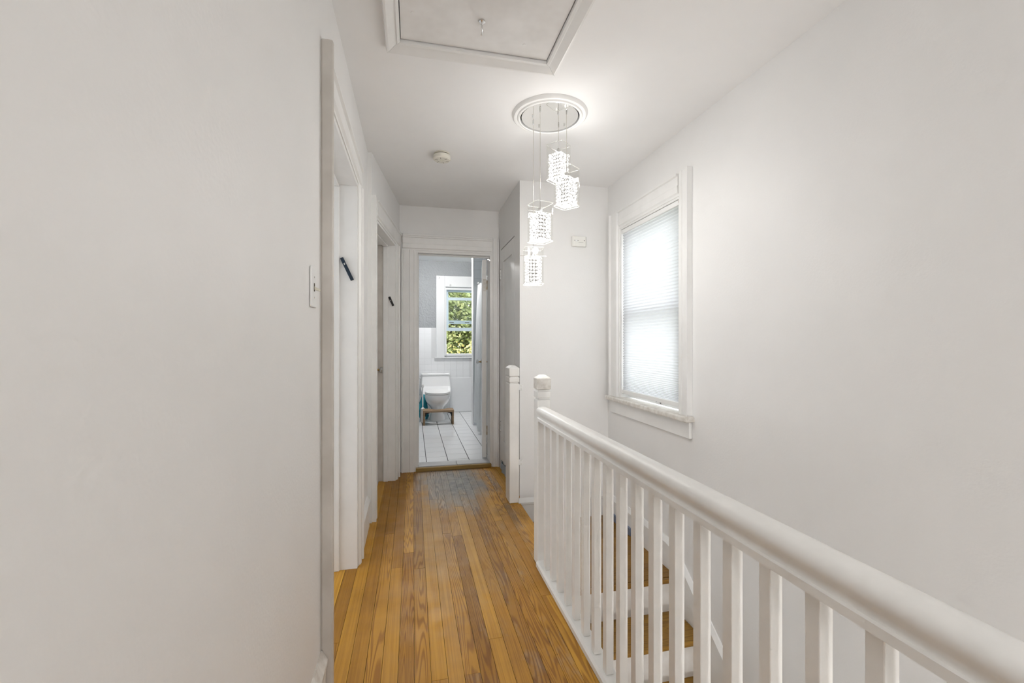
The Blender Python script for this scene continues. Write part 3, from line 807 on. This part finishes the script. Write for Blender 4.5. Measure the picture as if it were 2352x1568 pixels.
# ------------------------------------------------------------------ ceiling medallion + pendant lamp
PC = Vector((0.737, 2.295, 0)); PENDANT_W = 4.5
b = B()
b.lathe([(0.163, ZC - 0.0005), (0.163, ZC - 0.020), (0.168, ZC - 0.024), (0.176, ZC - 0.022), (0.180, ZC - 0.015), (0.186, ZC - 0.018), (0.197, ZC - 0.017), (0.205, ZC - 0.008), (0.207, ZC - 0.0005)], PC, 64)
tag(b.build('ceiling_medallion', 'trim_paint', smooth='auto'), 'round white moulded ring on the ceiling above the pendant lamps', 'ceiling medallion')
pl = empty('pendant_lamp', 'cluster of four lit crystal pendants under a round mirrored plate', 'pendant lamp', loc=(0, 0, 0))
CZ = ZC - 0.016
b = B(); b.lathe([(0.1555, CZ + 0.010), (0.1560, CZ + 0.002), (0.1545, CZ)], PC, 64); cn = b.build('canopy', 'mirror', pl, smooth='auto')
b = B(); b.lathe([(0.10, ZC - 0.001), (0.10, CZ + 0.0105)], PC, 24); b.build('mounting_box', 'dark_gap', cn)
for dx, dy in ((-0.095, 0.01), (-0.03, 0.105), (0.03, -0.055), (0.105, 0.055)):
    b = B(); b.lathe([(0.0045, CZ), (0.0045, CZ - 0.007), (0.003, CZ - 0.010)], PC + Vector((dx, dy, 0)), 10); b.build('stud', 'chrome', cn)
def rsq(h, r, z, ang, n=5):
    """rounded square ring, half size h"""
    pts = []
    for q in range(4):
        for k in range(n + 1):
            a = R(90 * q) + R(90) * k / n
            cx = (h - r) * (1 if q in (0, 3) else -1); cy = (h - r) * (1 if q in (0, 1) else -1)
            x, y_ = cx + r * math.cos(a), cy + r * math.sin(a)
            pts.append((x * math.cos(ang) - y_ * math.sin(ang), x * math.sin(ang) + y_ * math.cos(ang), z))
    return pts
def pendant(x, y_, ztop, ang):
    P = Vector((x, y_, 0))
    b = B(); b.tube([P + Vector((0, 0, CZ)), P + Vector((0, 0, ztop - 0.02))], 0.0017, 8); cd_ = b.build('cord', 'steel_cord', pl)
    b = B(); b.lathe([(0.0042, CZ - 0.0005), (0.0042, CZ - 0.012), (0.0022, CZ - 0.016)], P, 10); b.build('cord_grip', 'chrome', cd_)
    b = B(); b.lathe([(0.0024, ztop - 0.02), (0.0024, ztop + 0.030)], P, 8); b.build('cord_sleeve', 'chrome', cd_)
    # outer glass sleeve: open rounded square tube with its thickness
    H = 0.200; h = 0.0545; r = 0.017
    b = B()
    rings = [rsq(h, r, ztop - H, ang), rsq(h, r, ztop, ang), rsq(h - 0.003, r - 0.002, ztop, ang), rsq(h - 0.003, r - 0.002, ztop - H, ang)]
    b.loft([[P + Vector(q) for q in rr] for rr in rings] + [[P + Vector(q) for q in rings[0]]], cap=False)
    gl = b.build('glass_sleeve', 'shade_glass', pl, smooth='auto')
    for zz in (ztop, ztop - H):
        b = B(); ring = [P + Vector(q) for q in rsq(h - 0.0015, r - 0.001, zz, ang)]
        ring += [ring[0], ring[1]]; b.tube(ring[:-1], 0.0019, 6, cap=False); b.build('glass_rim', 'glass_edge', gl, smooth=True)
    # cross bar carrying sleeve and core
    zc = ztop - 0.040
    ca, sa = math.cos(ang), math.sin(ang)
    b = B(); b.tube([P + Vector((-0.074 * ca, -0.074 * sa, zc)), P + Vector((0.074 * ca, 0.074 * sa, zc))], 0.0021, 8)
    b.build('cross_bar', 'silver', pl)
    b = B(); b.lathe([(0.010, ztop - 0.040), (0.012, ztop - 0.030), (0.010, ztop - 0.020), (0.004, ztop - 0.016)], P, 16); b.build('socket', 'silver', pl, smooth='auto')
    # crystal core
    core = B()
    hh = 0.0365; ph = 0.0185; rows_ = 8; per = 4
    zc0 = ztop - 0.052
    bd = 0.0089
    def bead(c, rad):
        c = Vector(c)
        v = [core.bm.verts.new(P + c + Vector(d) * rad) for d in ((0, 0, 1.0),)]
        ring1 = [core.bm.verts.new(P + c + Vector((math.cos(k * math.pi / 3) * 0.8, math.sin(k * math.pi / 3) * 0.8, 0.55)) * rad) for k in range(6)]
        ring2 = [core.bm.verts.new(P + c + Vector((math.cos((k + .5) * math.pi / 3), math.sin((k + .5) * math.pi / 3), -0.05)) * rad) for k in range(6)]
        ring3 = [core.bm.verts.new(P + c + Vector((math.cos(k * math.pi / 3) * 0.75, math.sin(k * math.pi / 3) * 0.75, -0.65)) * rad) for k in range(6)]
        bt = core.bm.verts.new(P + c + Vector((0, 0, -1.0)) * rad)
        for k in range(6):
            k2 = (k + 1) % 6
            core.bm.faces.new((v[0], ring1[k], ring1[k2])); core.bm.faces.new((ring1[k], ring2[k], ring1[k2])); core.bm.faces.new((ring1[k2], ring2[k], ring2[k2]))
            core.bm.faces.new((ring2[k], ring3[k2], ring2[k2])); core.bm.faces.new((ring2[k], ring3[k], ring3[k2])); core.bm.faces.new((bt, ring3[k2], ring3[k]))
    for j in range(rows_):
        z = zc0 - 0.009 - j * ph
        cnt = per
        for sd in range(4):
            for i in range(cnt):
                tpos = -hh + (2 * hh) * i / cnt
                q = ((tpos, -hh), (hh, tpos), (-tpos, hh), (-hh, -tpos))[sd]
                qx, qy = q[0] * 0.97, q[1] * 0.97
                bead((qx * ca - qy * sa, qx * sa + qy * ca, z), bd)
    co = core.build('crystal_beads', 'crystal_lit', pl); co['kind'] = 'stuff'
    # wire frame and inner tube that carry the beads
    b = B()
    b.loft([[P + Vector(q) for q in rsq(hh - 0.012, 0.008, zz, ang, 3)] for zz in (zc0 - rows_ * ph + 0.002, zc0)])
    b.build('inner_tube', 'crystal_frame', pl)
    for zz, en in ((zc0 - rows_ * ph - 0.006, 0.60), (zc0 + 0.012, 0.12 if ztop > 2.2 else 0.43)):
        l = bpy.data.lights.new('bulb_light', 'POINT'); l.energy = PENDANT_W * en; l.shadow_soft_size = 0.025; l.color = (1.0, 0.98, 0.955)
        lo = link('bulb_light', l, pl); lo.location = P + Vector((0, 0, zz))
plain('crystal_frame', (0.22, 0.21, 0.20), 0.2, 0.8)
pendant(0.663, 2.367, 1.722, R(-8))
pendant(0.661, 2.224, 1.930, R(15))
pendant(0.812, 2.364, 2.318, R(38))
pendant(0.8075, 2.218, 2.127, R(36))

# ------------------------------------------------------------------ small wall and ceiling things
sd = empty('smoke_detector', 'yellowed round smoke detector on the hall ceiling', 'smoke detector', loc=(0.19, 2.93, ZC))
b = B(); b.lathe([(0.052, -0.0005), (0.052, -0.008)], n=40); b.build('base_plate', 'ivory_plastic', sd)
b = B(); b.lathe([(0.045, -0.008), (0.045, -0.014)], n=40); b.build('vent_gap', 'slot_dark', sd)
b = B(); b.lathe([(0.056, -0.0142), (0.0585, -0.020), (0.057, -0.038), (0.050, -0.045), (0.018, -0.047), (0.017, -0.0455), (0.0, -0.0455)][:-1], n=40); b.build('cover', 'detector_plastic', sd, smooth='auto')
for k in range(6):
    a = R(60 * k + 12); c, s_ = math.cos(a), math.sin(a)
    b = B(); b.tube([(c * 0.026, s_ * 0.026, -0.0468), (c * 0.046, s_ * 0.046, -0.0456)], 0.0012, 6); b.build('slot', 'slot_dark', sd)
b = B(); b.lathe([(0.010, -0.0456), (0.009, -0.0485)], n=20); b.build('test_button', 'ivory_plastic', sd)

al = empty('gas_alarm', 'small white rectangular alarm unit on the landing wall', 'alarm', loc=(1.292, YA, 1.995))
b = B(); b.prism([(-0.060, -0.0005), (0.060, -0.0005), (0.060, -0.022), (0.050, -0.032), (-0.050, -0.032), (-0.060, -0.022)], 'Z', -0.040, 0.040)
b.build('housing', 'alarm_plastic', al, 0.004, seg=2)
for x in (-0.042, -0.014):
    b = B(); b.box(x - 0.004, x + 0.004, -0.0332, -0.0322, 0.004, 0.008); b.build('mark', 'mark_grey', al)
b = B(); b.lathe([(0.009, -0.0322), (0.008, -0.0335)], (-0.028, 0, 0.004), 16, 'Y'); b.build('test_button', 'white_plastic', al)
b = B(); b.lathe([(0.005, -0.0322), (0.005, -0.0332)], (0.038, 0, 0.006), 4, 'Y'); b.build('indicator', 'mark_grey', al)
b = B(); b.box(-0.01, 0.03, -0.0328, -0.0321, -0.010, -0.0085); b.build('seam', 'mark_grey', al)

sw = empty('light_switch', 'white toggle light switch on the left wall', 'light switch', loc=(XL, 1.385, 1.36))
b = B(); b.box(0.0003, 0.0065, -0.035, 0.035, -0.0595, 0.0595); b.build('plate', 'white_plastic', sw, 0.004, seg=2)
b = B(); b.box(0.0064, 0.0072, -0.005, 0.005, -0.012, 0.012); b.build('slot', 'slot_dark', sw)
b = B(); b.loft([[(0.0068, -0.004, -0.008), (0.0068, 0.004, -0.008), (0.0068, 0.004, 0.003), (0.0068, -0.004, 0.003)], [(0.024, -0.003, -0.0125), (0.024, 0.003, -0.0125), (0.024, 0.003, -0.006), (0.024, -0.003, -0.006)]]); b.build('toggle', 'ivory_plastic', sw, 0.0012)
for z in (-0.030, 0.030):
    b = B(); b.lathe([(0.003, 0.0063), (0.0025, 0.0075)], (0, 0, z), 10, 'X'); b.build('screw', 'silver', sw)

def mezuzah(name, label, M, mat, ln=0.115):
    m = empty(name, label, 'mezuzah case')
    m.matrix_world = M
    b = B(); b.box(-0.0075, 0.0075, -0.003, -0.0003, -ln / 2, ln / 2); b.build('back_plate', 'white_plastic', m, 0.001)
    b = B(); b.box(-0.0085, 0.0085, -0.014, -0.0032, -ln / 2, ln / 2); b.build('case', mat, m, 0.002, seg=2)
    # three-armed silver letter mark
    b = B()
    for x, t_ in ((-0.0035, 0.3), (0.0, 0.0), (0.0035, -0.3)):
        b.tube([(x * 0.35, -0.0146, ln * 0.5 - 0.040), (x, -0.0146, ln * 0.5 - 0.031)], 0.0011, 6)
    b.build('letter_mark', 'silver', m)
mezuzah('mezuzah', 'dark blue slanted mezuzah case on the jamb of the open doorway', Matrix.Translation((-0.336, D1[1] - 0.022, 1.580)) @ Matrix.Rotation(R(-25), 4, 'Y'), 'blue_case', 0.128)
pj = xf2(Vector((S2[1] - 0.018, 0.028, 1.545)))
Mz = Matrix.Translation(pj) @ Matrix.Rotation(math.atan2(t2.y, t2.x) - R(90), 4, 'Z') @ Matrix.Rotation(R(-24), 4, 'Y')
mezuzah('mezuzah', 'small black slanted mezuzah case on the far jamb by the ajar door', Mz, 'black_case', 0.085)

# ------------------------------------------------------------------ bathroom contents
# window 2
w2 = empty('window_2', 'white double-hung bathroom window with trees outside', 'window', 'structure')
def wb(name, x0, x1, y0, y1, z0, z1, mat, parent=None, bev=0.0):
    b = B(); b.box(x0, x1, y0, y1, z0, z1); return b.build(name, mat, parent or w2, bev)
wb('casing', 0.378, W2[0] - 0.018, YW - 0.025, YW - 0.0005, 0.945, 2.285, 'bath_white', bev=0.004)
wb('casing', W2[1] + 0.018, 1.332, YW - 0.025, YW - 0.0005, 0.945, 2.285, 'bath_white', bev=0.004)
wb('head_casing', W2[0] - 0.0175, W2[1] + 0.0175, YW - 0.024, YW - 0.0005, W2[3] + 0.015, 2.285, 'bath_white', bev=0.004)
wb('inner_bead', W2[0] - 0.017, W2[0] - 0.0005, YW - 0.035, YW - 0.0005, 0.966, W2[3] + 0.0145, 'bath_white', bev=0.003)
wb('sill', 0.345, 1.36, YW - 0.055, YW + 0.06, 0.925, 0.9445, 'bath_white', bev=0.006)
wb('jamb', W2[0] - 0.0004, W2[0] + 0.016, YW, YW + 0.15, W2[2], W2[3], 'vinyl_white')
wb('jamb', W2[1] - 0.016, W2[1] + 0.0004, YW, YW + 0.15, W2[2], W2[3], 'vinyl_white')
wb('head_jamb', W2[0] + 0.0165, W2[1] - 0.0165, YW, YW + 0.15, W2[3] - 0.03, W2[3], 'vinyl_white')
wb('bottom_frame', W2[0] + 0.0165, W2[1] - 0.0165, YW, YW + 0.15, W2[2], W2[2] + 0.03, 'vinyl_white')
def sash2(y0, y1, z0, z1, mat, rb, rt):
    a0, a1 = W2[0] + 0.017, W2[1] - 0.017
    s = B(); s.box(a0, a0 + 0.035, y0, y1, z0, z1); s.box(a1 - 0.035, a1, y0, y1, z0, z1)
    s.box(a0 + 0.035, a1 - 0.035, y0, y1, z0, z0 + rb); s.box(a0 + 0.035, a1 - 0.035, y0, y1, z1 - rt, z1)
    o = s.build('sash', mat, w2)
    g = B(); g.box(a0 + 0.035, a1 - 0.035, (y0 + y1) / 2 - 0.002, (y0 + y1) / 2 + 0.002, z0 + rb, z1 - rt); g.build('pane', 'window_glass', o)
    return o
sash2(YW + 0.03, YW + 0.065, 1.375, 1.935, 'vinyl_blue', 0.055, 0.045)
sash2(YW + 0.075, YW + 0.11, 1.495, W2[3] - 0.0305, 'vinyl_blue', 0.058, 0.03)
for x in (0.60, 0.86): wb('sticker', x, x + 0.075, YW + 0.0742, YW + 0.0748, 1.513, 1.523, 'mark_grey')
wb('latch', W2[0] + 0.0, W2[0] + 0.02, YW - 0.012, YW - 0.0005 + 0.0005, 0.98, 1.15, 'white_plastic', bev=0.004)
b = B(); b.lathe([(0.016, -0.0245), (0.013, -0.030)], (W2[0] + 0.08, YW, 2.13), 16, 'Y'); b.build('rod_bracket', 'silver', w2)
b = B(); b.tube([(0.42, YW - 0.026, 2.265), (0.425, YW - 0.034, 2.25), (0.42, YW - 0.03, 2.235)], 0.004, 6); b.build('hook', 'silver', w2)

# toilet
TX = 0.36
to = empty('toilet', 'white one-piece toilet with closed lid against the tiled wall', 'toilet', loc=(TX, 6.60, 0.03))
def ell(cx, cy, rx, ryf, ryb, z, n=32):
    out = []
    for k in range(n):
        a = 2 * math.pi * k / n; c, s_ = math.cos(a), math.sin(a)
        ry = ryf if s_ < 0 else ryb
        out.append((cx + rx * c, cy + ry * s_, z))
    return out
b = B()
b.loft([ell(0, 0.02, 0.115, 0.16, 0.24, 0.0), ell(0, 0.02, 0.115, 0.16, 0.24, 0.02), ell(0, 0.03, 0.097, 0.135, 0.22, 0.10), ell(0, 0.03, 0.092, 0.13, 0.22, 0.17), ell(0, 0.01, 0.118, 0.17, 0.24, 0.212), ell(0, -0.01, 0.158, 0.218, 0.26, 0.262), ell(0, -0.02, 0.179, 0.243, 0.27, 0.31), ell(0, -0.02, 0.185, 0.252, 0.28, 0.352), ell(0, -0.02, 0.187, 0.255, 0.28, 0.392), ell(0, -0.02, 0.175, 0.245, 0.27, 0.397)])
b.build('bowl', 'porcelain', to, smooth='auto')
def rrect(hx, y0, y1, z, r=0.03, n=4):
    pts = []
    for (cx, cy, a0_) in ((hx - r, y1 - r, 0), (-hx + r, y1 - r, 90), (-hx + r, y0 + r, 180), (hx - r, y0 + r, 270)):
        for k in range(n + 1):
            a = R(a0_ + 90 * k / n); pts.append((cx + r * math.cos(a), cy + r * math.sin(a), z))
    return pts
b = B(); b.loft([rrect(0.185, 0.16, 0.655, 0.25), rrect(0.215, 0.20, 0.655, 0.36), rrect(0.232, 0.33, 0.655, 0.42), rrect(0.232, 0.40, 0.655, 0.46), rrect(0.220, 0.445, 0.655, 0.625)])
b.build('tank', 'porcelain', to, smooth='auto')
b = B(); b.loft([rrect(0.222, 0.436, 0.657, 0.627), rrect(0.226, 0.432, 0.658, 0.632), rrect(0.226, 0.432, 0.658, 0.652), rrect(0.215, 0.442, 0.652, 0.661)])
b.build('tank_lid', 'porcelain', to, smooth='auto')
b = B(); b.loft([ell(0, -0.02, 0.186, 0.258, 0.22, 0.4005), ell(0, -0.02, 0.189, 0.261, 0.22, 0.406), ell(0, -0.02, 0.187, 0.259, 0.22, 0.413)]); b.build('seat', 'white_plastic', to, smooth='auto')
b = B(); b.loft([ell(0, -0.02, 0.186, 0.258, 0.22, 0.4165), ell(0, -0.02, 0.188, 0.260, 0.22, 0.424), ell(0, -0.02, 0.180, 0.250, 0.215, 0.433), ell(0, 0.0, 0.14, 0.20, 0.19, 0.440)]); b.build('lid', 'white_plastic', to, smooth='auto')
b = B(); b.lathe([(0.018, 0.0), (0.016, -0.012)], (-0.232, 0.50, 0.585), 14, 'X'); b.tube([(-0.243, 0.50, 0.585), (-0.250, 0.46, 0.580)], 0.007, 8); b.build('flush_lever', 'chrome', to, smooth='auto')

# footstool
fs = empty('footstool', 'low brown wooden toilet footstool with a curved cutout', 'footstool', loc=(0.355, 6.27, 0.03))
out_ = [(-0.215, -0.10), (0.215, -0.10), (0.215, 0.11), (0.125, 0.11)] + [(0.125 * math.cos(R(a)), 0.11 - 0.10 * math.sin(R(a))) for a in range(15, 180, 15)] + [(-0.125, 0.11), (-0.215, 0.11)]
b = B(); b.prism(out_, 'Z', 0.178, 0.205); b.build('top', 'stool_wood', fs, 0.002)
for s_ in (-1, 1):
    b = B(); b.box(min(s_ * 0.187, s_ * 0.212), max(s_ * 0.187, s_ * 0.212), -0.095, 0.105, 0.0, 0.1775); b.build('leg', 'stool_wood', fs, 0.002)
    for yb_ in (-0.08, 0.06):
        b = B(); b.prism([(s_ * 0.1865, 0.177), (s_ * 0.125, 0.177), (s_ * 0.125, 0.168), (s_ * 0.165, 0.158), (s_ * 0.178, 0.12), (s_ * 0.1865, 0.12)], 'Y', yb_, yb_ + 0.02); b.build('bracket', 'black_metal', fs)

# waste bin and bag
wbn = empty('waste_bin', 'small grey bin lined with a teal bag beside the toilet', 'waste bin', loc=(0.0, 6.46, 0.03))
b = B(); b.loft([rrect(0.075, -0.09, 0.09, 0.0, 0.02), rrect(0.09, -0.11, 0.11, 0.25, 0.02), rrect(0.084, -0.104, 0.104, 0.25, 0.018), rrect(0.070, -0.085, 0.085, 0.01, 0.018)]); b.build('bin_body', 'bin_grey', wbn, smooth='auto')
rb = random.Random(4)
b = B()
ringp = rrect(0.094, -0.115, 0.115, 0.0, 0.025, 6)
rings = []
for zz, e, am in ((0.185, 1.02, 0.006), (0.225, 1.05, 0.012), (0.258, 1.05, 0.012), (0.272, 0.98, 0.010), (0.266, 0.86, 0.006), (0.20, 0.80, 0.002)):
    rings.append([(x * (e + rb.uniform(-am, am) * 6), y_ * (e + rb.uniform(-am, am) * 6), zz + rb.uniform(-am, am)) for x, y_, _ in ringp])
b.loft(rings); b.build('liner_bag', 'teal_bag', wbn)
bag = B()
rings = []
for zz, rx, ry in ((0.0, 0.055, 0.06), (0.04, 0.075, 0.075), (0.11, 0.070, 0.07), (0.19, 0.055, 0.055), (0.26, 0.050, 0.05), (0.33, 0.030, 0.03), (0.37, 0.012, 0.012)):
    rings.append([(rx * (1 + rb.uniform(-.16, .16)) * math.cos(2 * math.pi * k / 18), ry * (1 + rb.uniform(-.16, .16)) * math.sin(2 * math.pi * k / 18), zz) for k in range(18)])
bag.loft(rings); o = bag.build('plastic_bag', 'teal_bag'); o.location = (0.162, 6.72, 0.031)
tag(o, 'crumpled teal plastic bag standing between bin and toilet', 'plastic bag')
# toilet brush
tb = empty('cleaning_wand', 'white cleaning wand with a thick grip leaning by the toilet', 'toilet brush', loc=(0.142, 6.47, 0.031))
b = B(); b.tube([(0, 0, 0.21), (0, 0, 0.50)], 0.010, 10); b.build('handle', 'white_plastic', tb)
b = B(); b.tube([(0, 0, 0.5005), (0, 0, 0.52), (0, 0, 0.545)], [0.019, 0.022, 0.020], 14); b.build('grip', 'white_plastic', tb)
b = B(); b.lathe([(0.035, 0.0), (0.038, 0.02), (0.033, 0.19), (0.014, 0.209)], n=18); b.build('holder', 'white_plastic', tb, smooth='auto')

# shower rod + curtain
rd = empty('curtain_rod', 'chrome shower rod meeting the tiled partition', 'curtain rod')
b = B(); b.tube([(0.905, YB + 0.15, 2.01), (0.905, 6.04, 2.01)], 0.012, 12); b.build('rod', 'chrome', rd, smooth='auto')
b = B(); b.lathe([(0.030, 6.0615), (0.028, 6.050), (0.016, 6.040)], (0.905, 0, 2.01), 20, 'Y'); b.build('flange', 'chrome', rd, smooth='auto')
b = B()
nn, mm = 90, 14
grid = []
for j in range(mm + 1):
    z = 1.985 + (0.075 - 1.985) * j / mm
    f = j / mm
    row = []
    for i in range(nn + 1):
        t_ = i / nn
        y_ = 4.75 + (6.02 - 4.75) * t_
        x = 0.905 - 0.055 * f ** 0.7 + (0.022 + 0.012 * f) * math.sin(t_ * 42 + 0.5 * math.sin(f * 3)) + 0.02 * f * math.sin(t_ * 9)
        row.append(b.bm.verts.new((x, y_, z)))
    grid.append(row)
for j in range(mm):
    for i in range(nn): b.bm.faces.new((grid[j][i], grid[j][i + 1], grid[j + 1][i + 1], grid[j + 1][i]))
o = b.build('shower_curtain', 'curtain_vinyl', smooth=True)
tag(o, 'pale translucent shower curtain hanging in folds from the chrome rod', 'shower curtain')
sol = o.modifiers.new('thickness', 'SOLIDIFY'); sol.thickness = 0.0008
# bathtub behind the curtain
tub = empty('bathtub', 'white bathtub mostly hidden behind the shower curtain', 'bathtub')
b = B(); b.box(0.93, 1.528, YB + 0.16, 6.05, 0.031, 0.10); b.box(0.93, 0.99, YB + 0.16, 6.05, 0.10, 0.50); b.box(1.468, 1.528, YB + 0.16, 6.05, 0.10, 0.50); b.box(0.99, 1.468, YB + 0.16, YB + 0.25, 0.10, 0.50); b.box(0.99, 1.468, 5.96, 6.05, 0.10, 0.50)
b.build('tub_body', 'porcelain', tub)
# bathroom ceiling lamp
blp = empty('ceiling_lamp', 'round glowing ceiling lamp in the bathroom', 'ceiling lamp', loc=(0.32, 6.12, 2.53))
b = B(); b.lathe([(0.11, -0.0005), (0.11, -0.02), (0.105, -0.024)], n=32); b.build('base', 'chrome', blp, smooth='auto')
b = B(); b.lathe([(0.10, -0.0245), (0.092, -0.055), (0.06, -0.085), (0.012, -0.098)], n=32); b.build('dome', 'lamp_dome', blp, smooth='auto')
# unseen fill lamp added on the ceiling behind the viewer
rl = empty('ceiling_lamp', 'added round fill lamp, unseen, in the hall behind the viewer', 'ceiling lamp', loc=(0.05, -1.1, ZC))
b = B(); b.lathe([(0.17, -0.0005), (0.17, -0.02), (0.165, -0.024)], n=32); b.build('base', 'chrome', rl, smooth='auto')
b = B(); b.lathe([(0.16, -0.0245), (0.15, -0.06), (0.10, -0.10), (0.012, -0.115)], n=32); b.build('dome', 'rear_fill_dome', rl, smooth='auto')

# unseen fill lamp added down the stairwell to brighten the lower right wall
wl = empty('stair_fill_lamp', 'added globe fill lamp, unseen, low on the stairwell side behind the viewer', 'fill lamp', loc=(0.72, -1.0, -0.9))
b = B(); b.lathe([(0.06, 0.0005), (0.06, 0.015), (0.02, 0.03), (0.02, 0.06)], n=24, axis='X'); b.build('base', 'chrome', wl, smooth='auto')
b = B(); b.lathe([(0.02, 0.0605), (0.07, 0.09), (0.09, 0.14), (0.07, 0.19), (0.015, 0.22)], n=24, axis='X'); b.build('globe', 'stair_fill_globe', wl, smooth='auto')

# ------------------------------------------------------------------ outside
b = B(); b.box(-30, 40, 7.5, 60, -3.3, -3.2)
struct(b.build('ground_outside', 'lawn'), 'green lawn far below the windows', 'ground')
b = B(); b.box(1.8, 40, -30, 7.49, -3.3, -3.2)  # unseen pale ground added so the stair shade gets no green bounce
struct(b.build('bounce_ground', 'bounce_grey'), 'pale unseen ground added to bounce neutral light onto the stair shade', 'bounce ground')
def tree(label, x, y_, h, crx, crz, mat, n, seed, zc, ls=1.0):
    r_ = random.Random(seed)
    t = empty('tree', label, 'tree', group='trees outside the bathroom window', loc=(x, y_, -3.2))
    b = B(); b.tube([(0, 0, 0), (0.1, 0, h * 0.3), (-0.05, 0.1, h * 0.6), (0, 0, h * 0.9)], [0.22, 0.18, 0.12, 0.03], 10)
    for k in range(10):
        a = r_.uniform(0, 6.28); z0 = h * r_.uniform(0.3, 0.75); ln = crx * r_.uniform(0.5, 0.9)
        b.tube([(0, 0, z0), (math.cos(a) * ln * 0.5, math.sin(a) * ln * 0.5, z0 + 0.5), (math.cos(a) * ln, math.sin(a) * ln, z0 + 0.9)], [0.07, 0.045, 0.015], 6)
    b.build('trunk', 'bark', t)
    vs, fs_ = [], []
    cl = [(Vector((r_.gauss(0, 1), r_.gauss(0, 1), r_.gauss(0, 1)))).normalized() * r_.uniform(0.45, 1.0) for _ in range(60)]
    for k in range(n):
        c = r_.choice(cl)
        p = Vector((c.x * crx, c.y * crx, c.z * crz + zc)) + Vector((r_.gauss(0, .38), r_.gauss(0, .38), r_.gauss(0, .32)))
        a, e, ro = r_.uniform(0, 6.28), r_.uniform(-1.0, 0.6), r_.uniform(0, 6.28)
        d = Vector((math.cos(a) * math.cos(e), math.sin(a) * math.cos(e), math.sin(e)))
        u = d.orthogonal().normalized(); u = u * math.cos(ro) + d.cross(u) * math.sin(ro)
        L = r_.uniform(0.12, 0.22) * ls; Wd = L * 0.3
        i0 = len(vs)
        vs += [p, p + d * L * 0.5 + u * Wd, p + d * L, p + d * L * 0.5 - u * Wd]; fs_.append((i0, i0 + 1, i0 + 2, i0 + 3))
    me = bpy.data.meshes.new('crown'); me.from_pydata([tuple(v) for v in vs], [], fs_); me.materials.append(MATS[mat])
    o = link('crown', me, t); o['kind'] = 'stuff'
tree('leafy green tree outside filling the middle of the bathroom window', 1.4, 16.5, 7.4, 2.6, 2.9, 'leaf_green', 34000, 3, 4.8, 0.85)
tree('yellowing tree outside at the lower corner of the bathroom window', 1.9, 10.0, 4.6, 0.7, 0.9, 'leaf_yellow', 11000, 5, 3.3, 0.5)
tree('dark tall tree standing behind the green one outside', 3.0, 26.0, 12.5, 4.2, 5.0, 'leaf_dark', 24000, 8, 7.2)
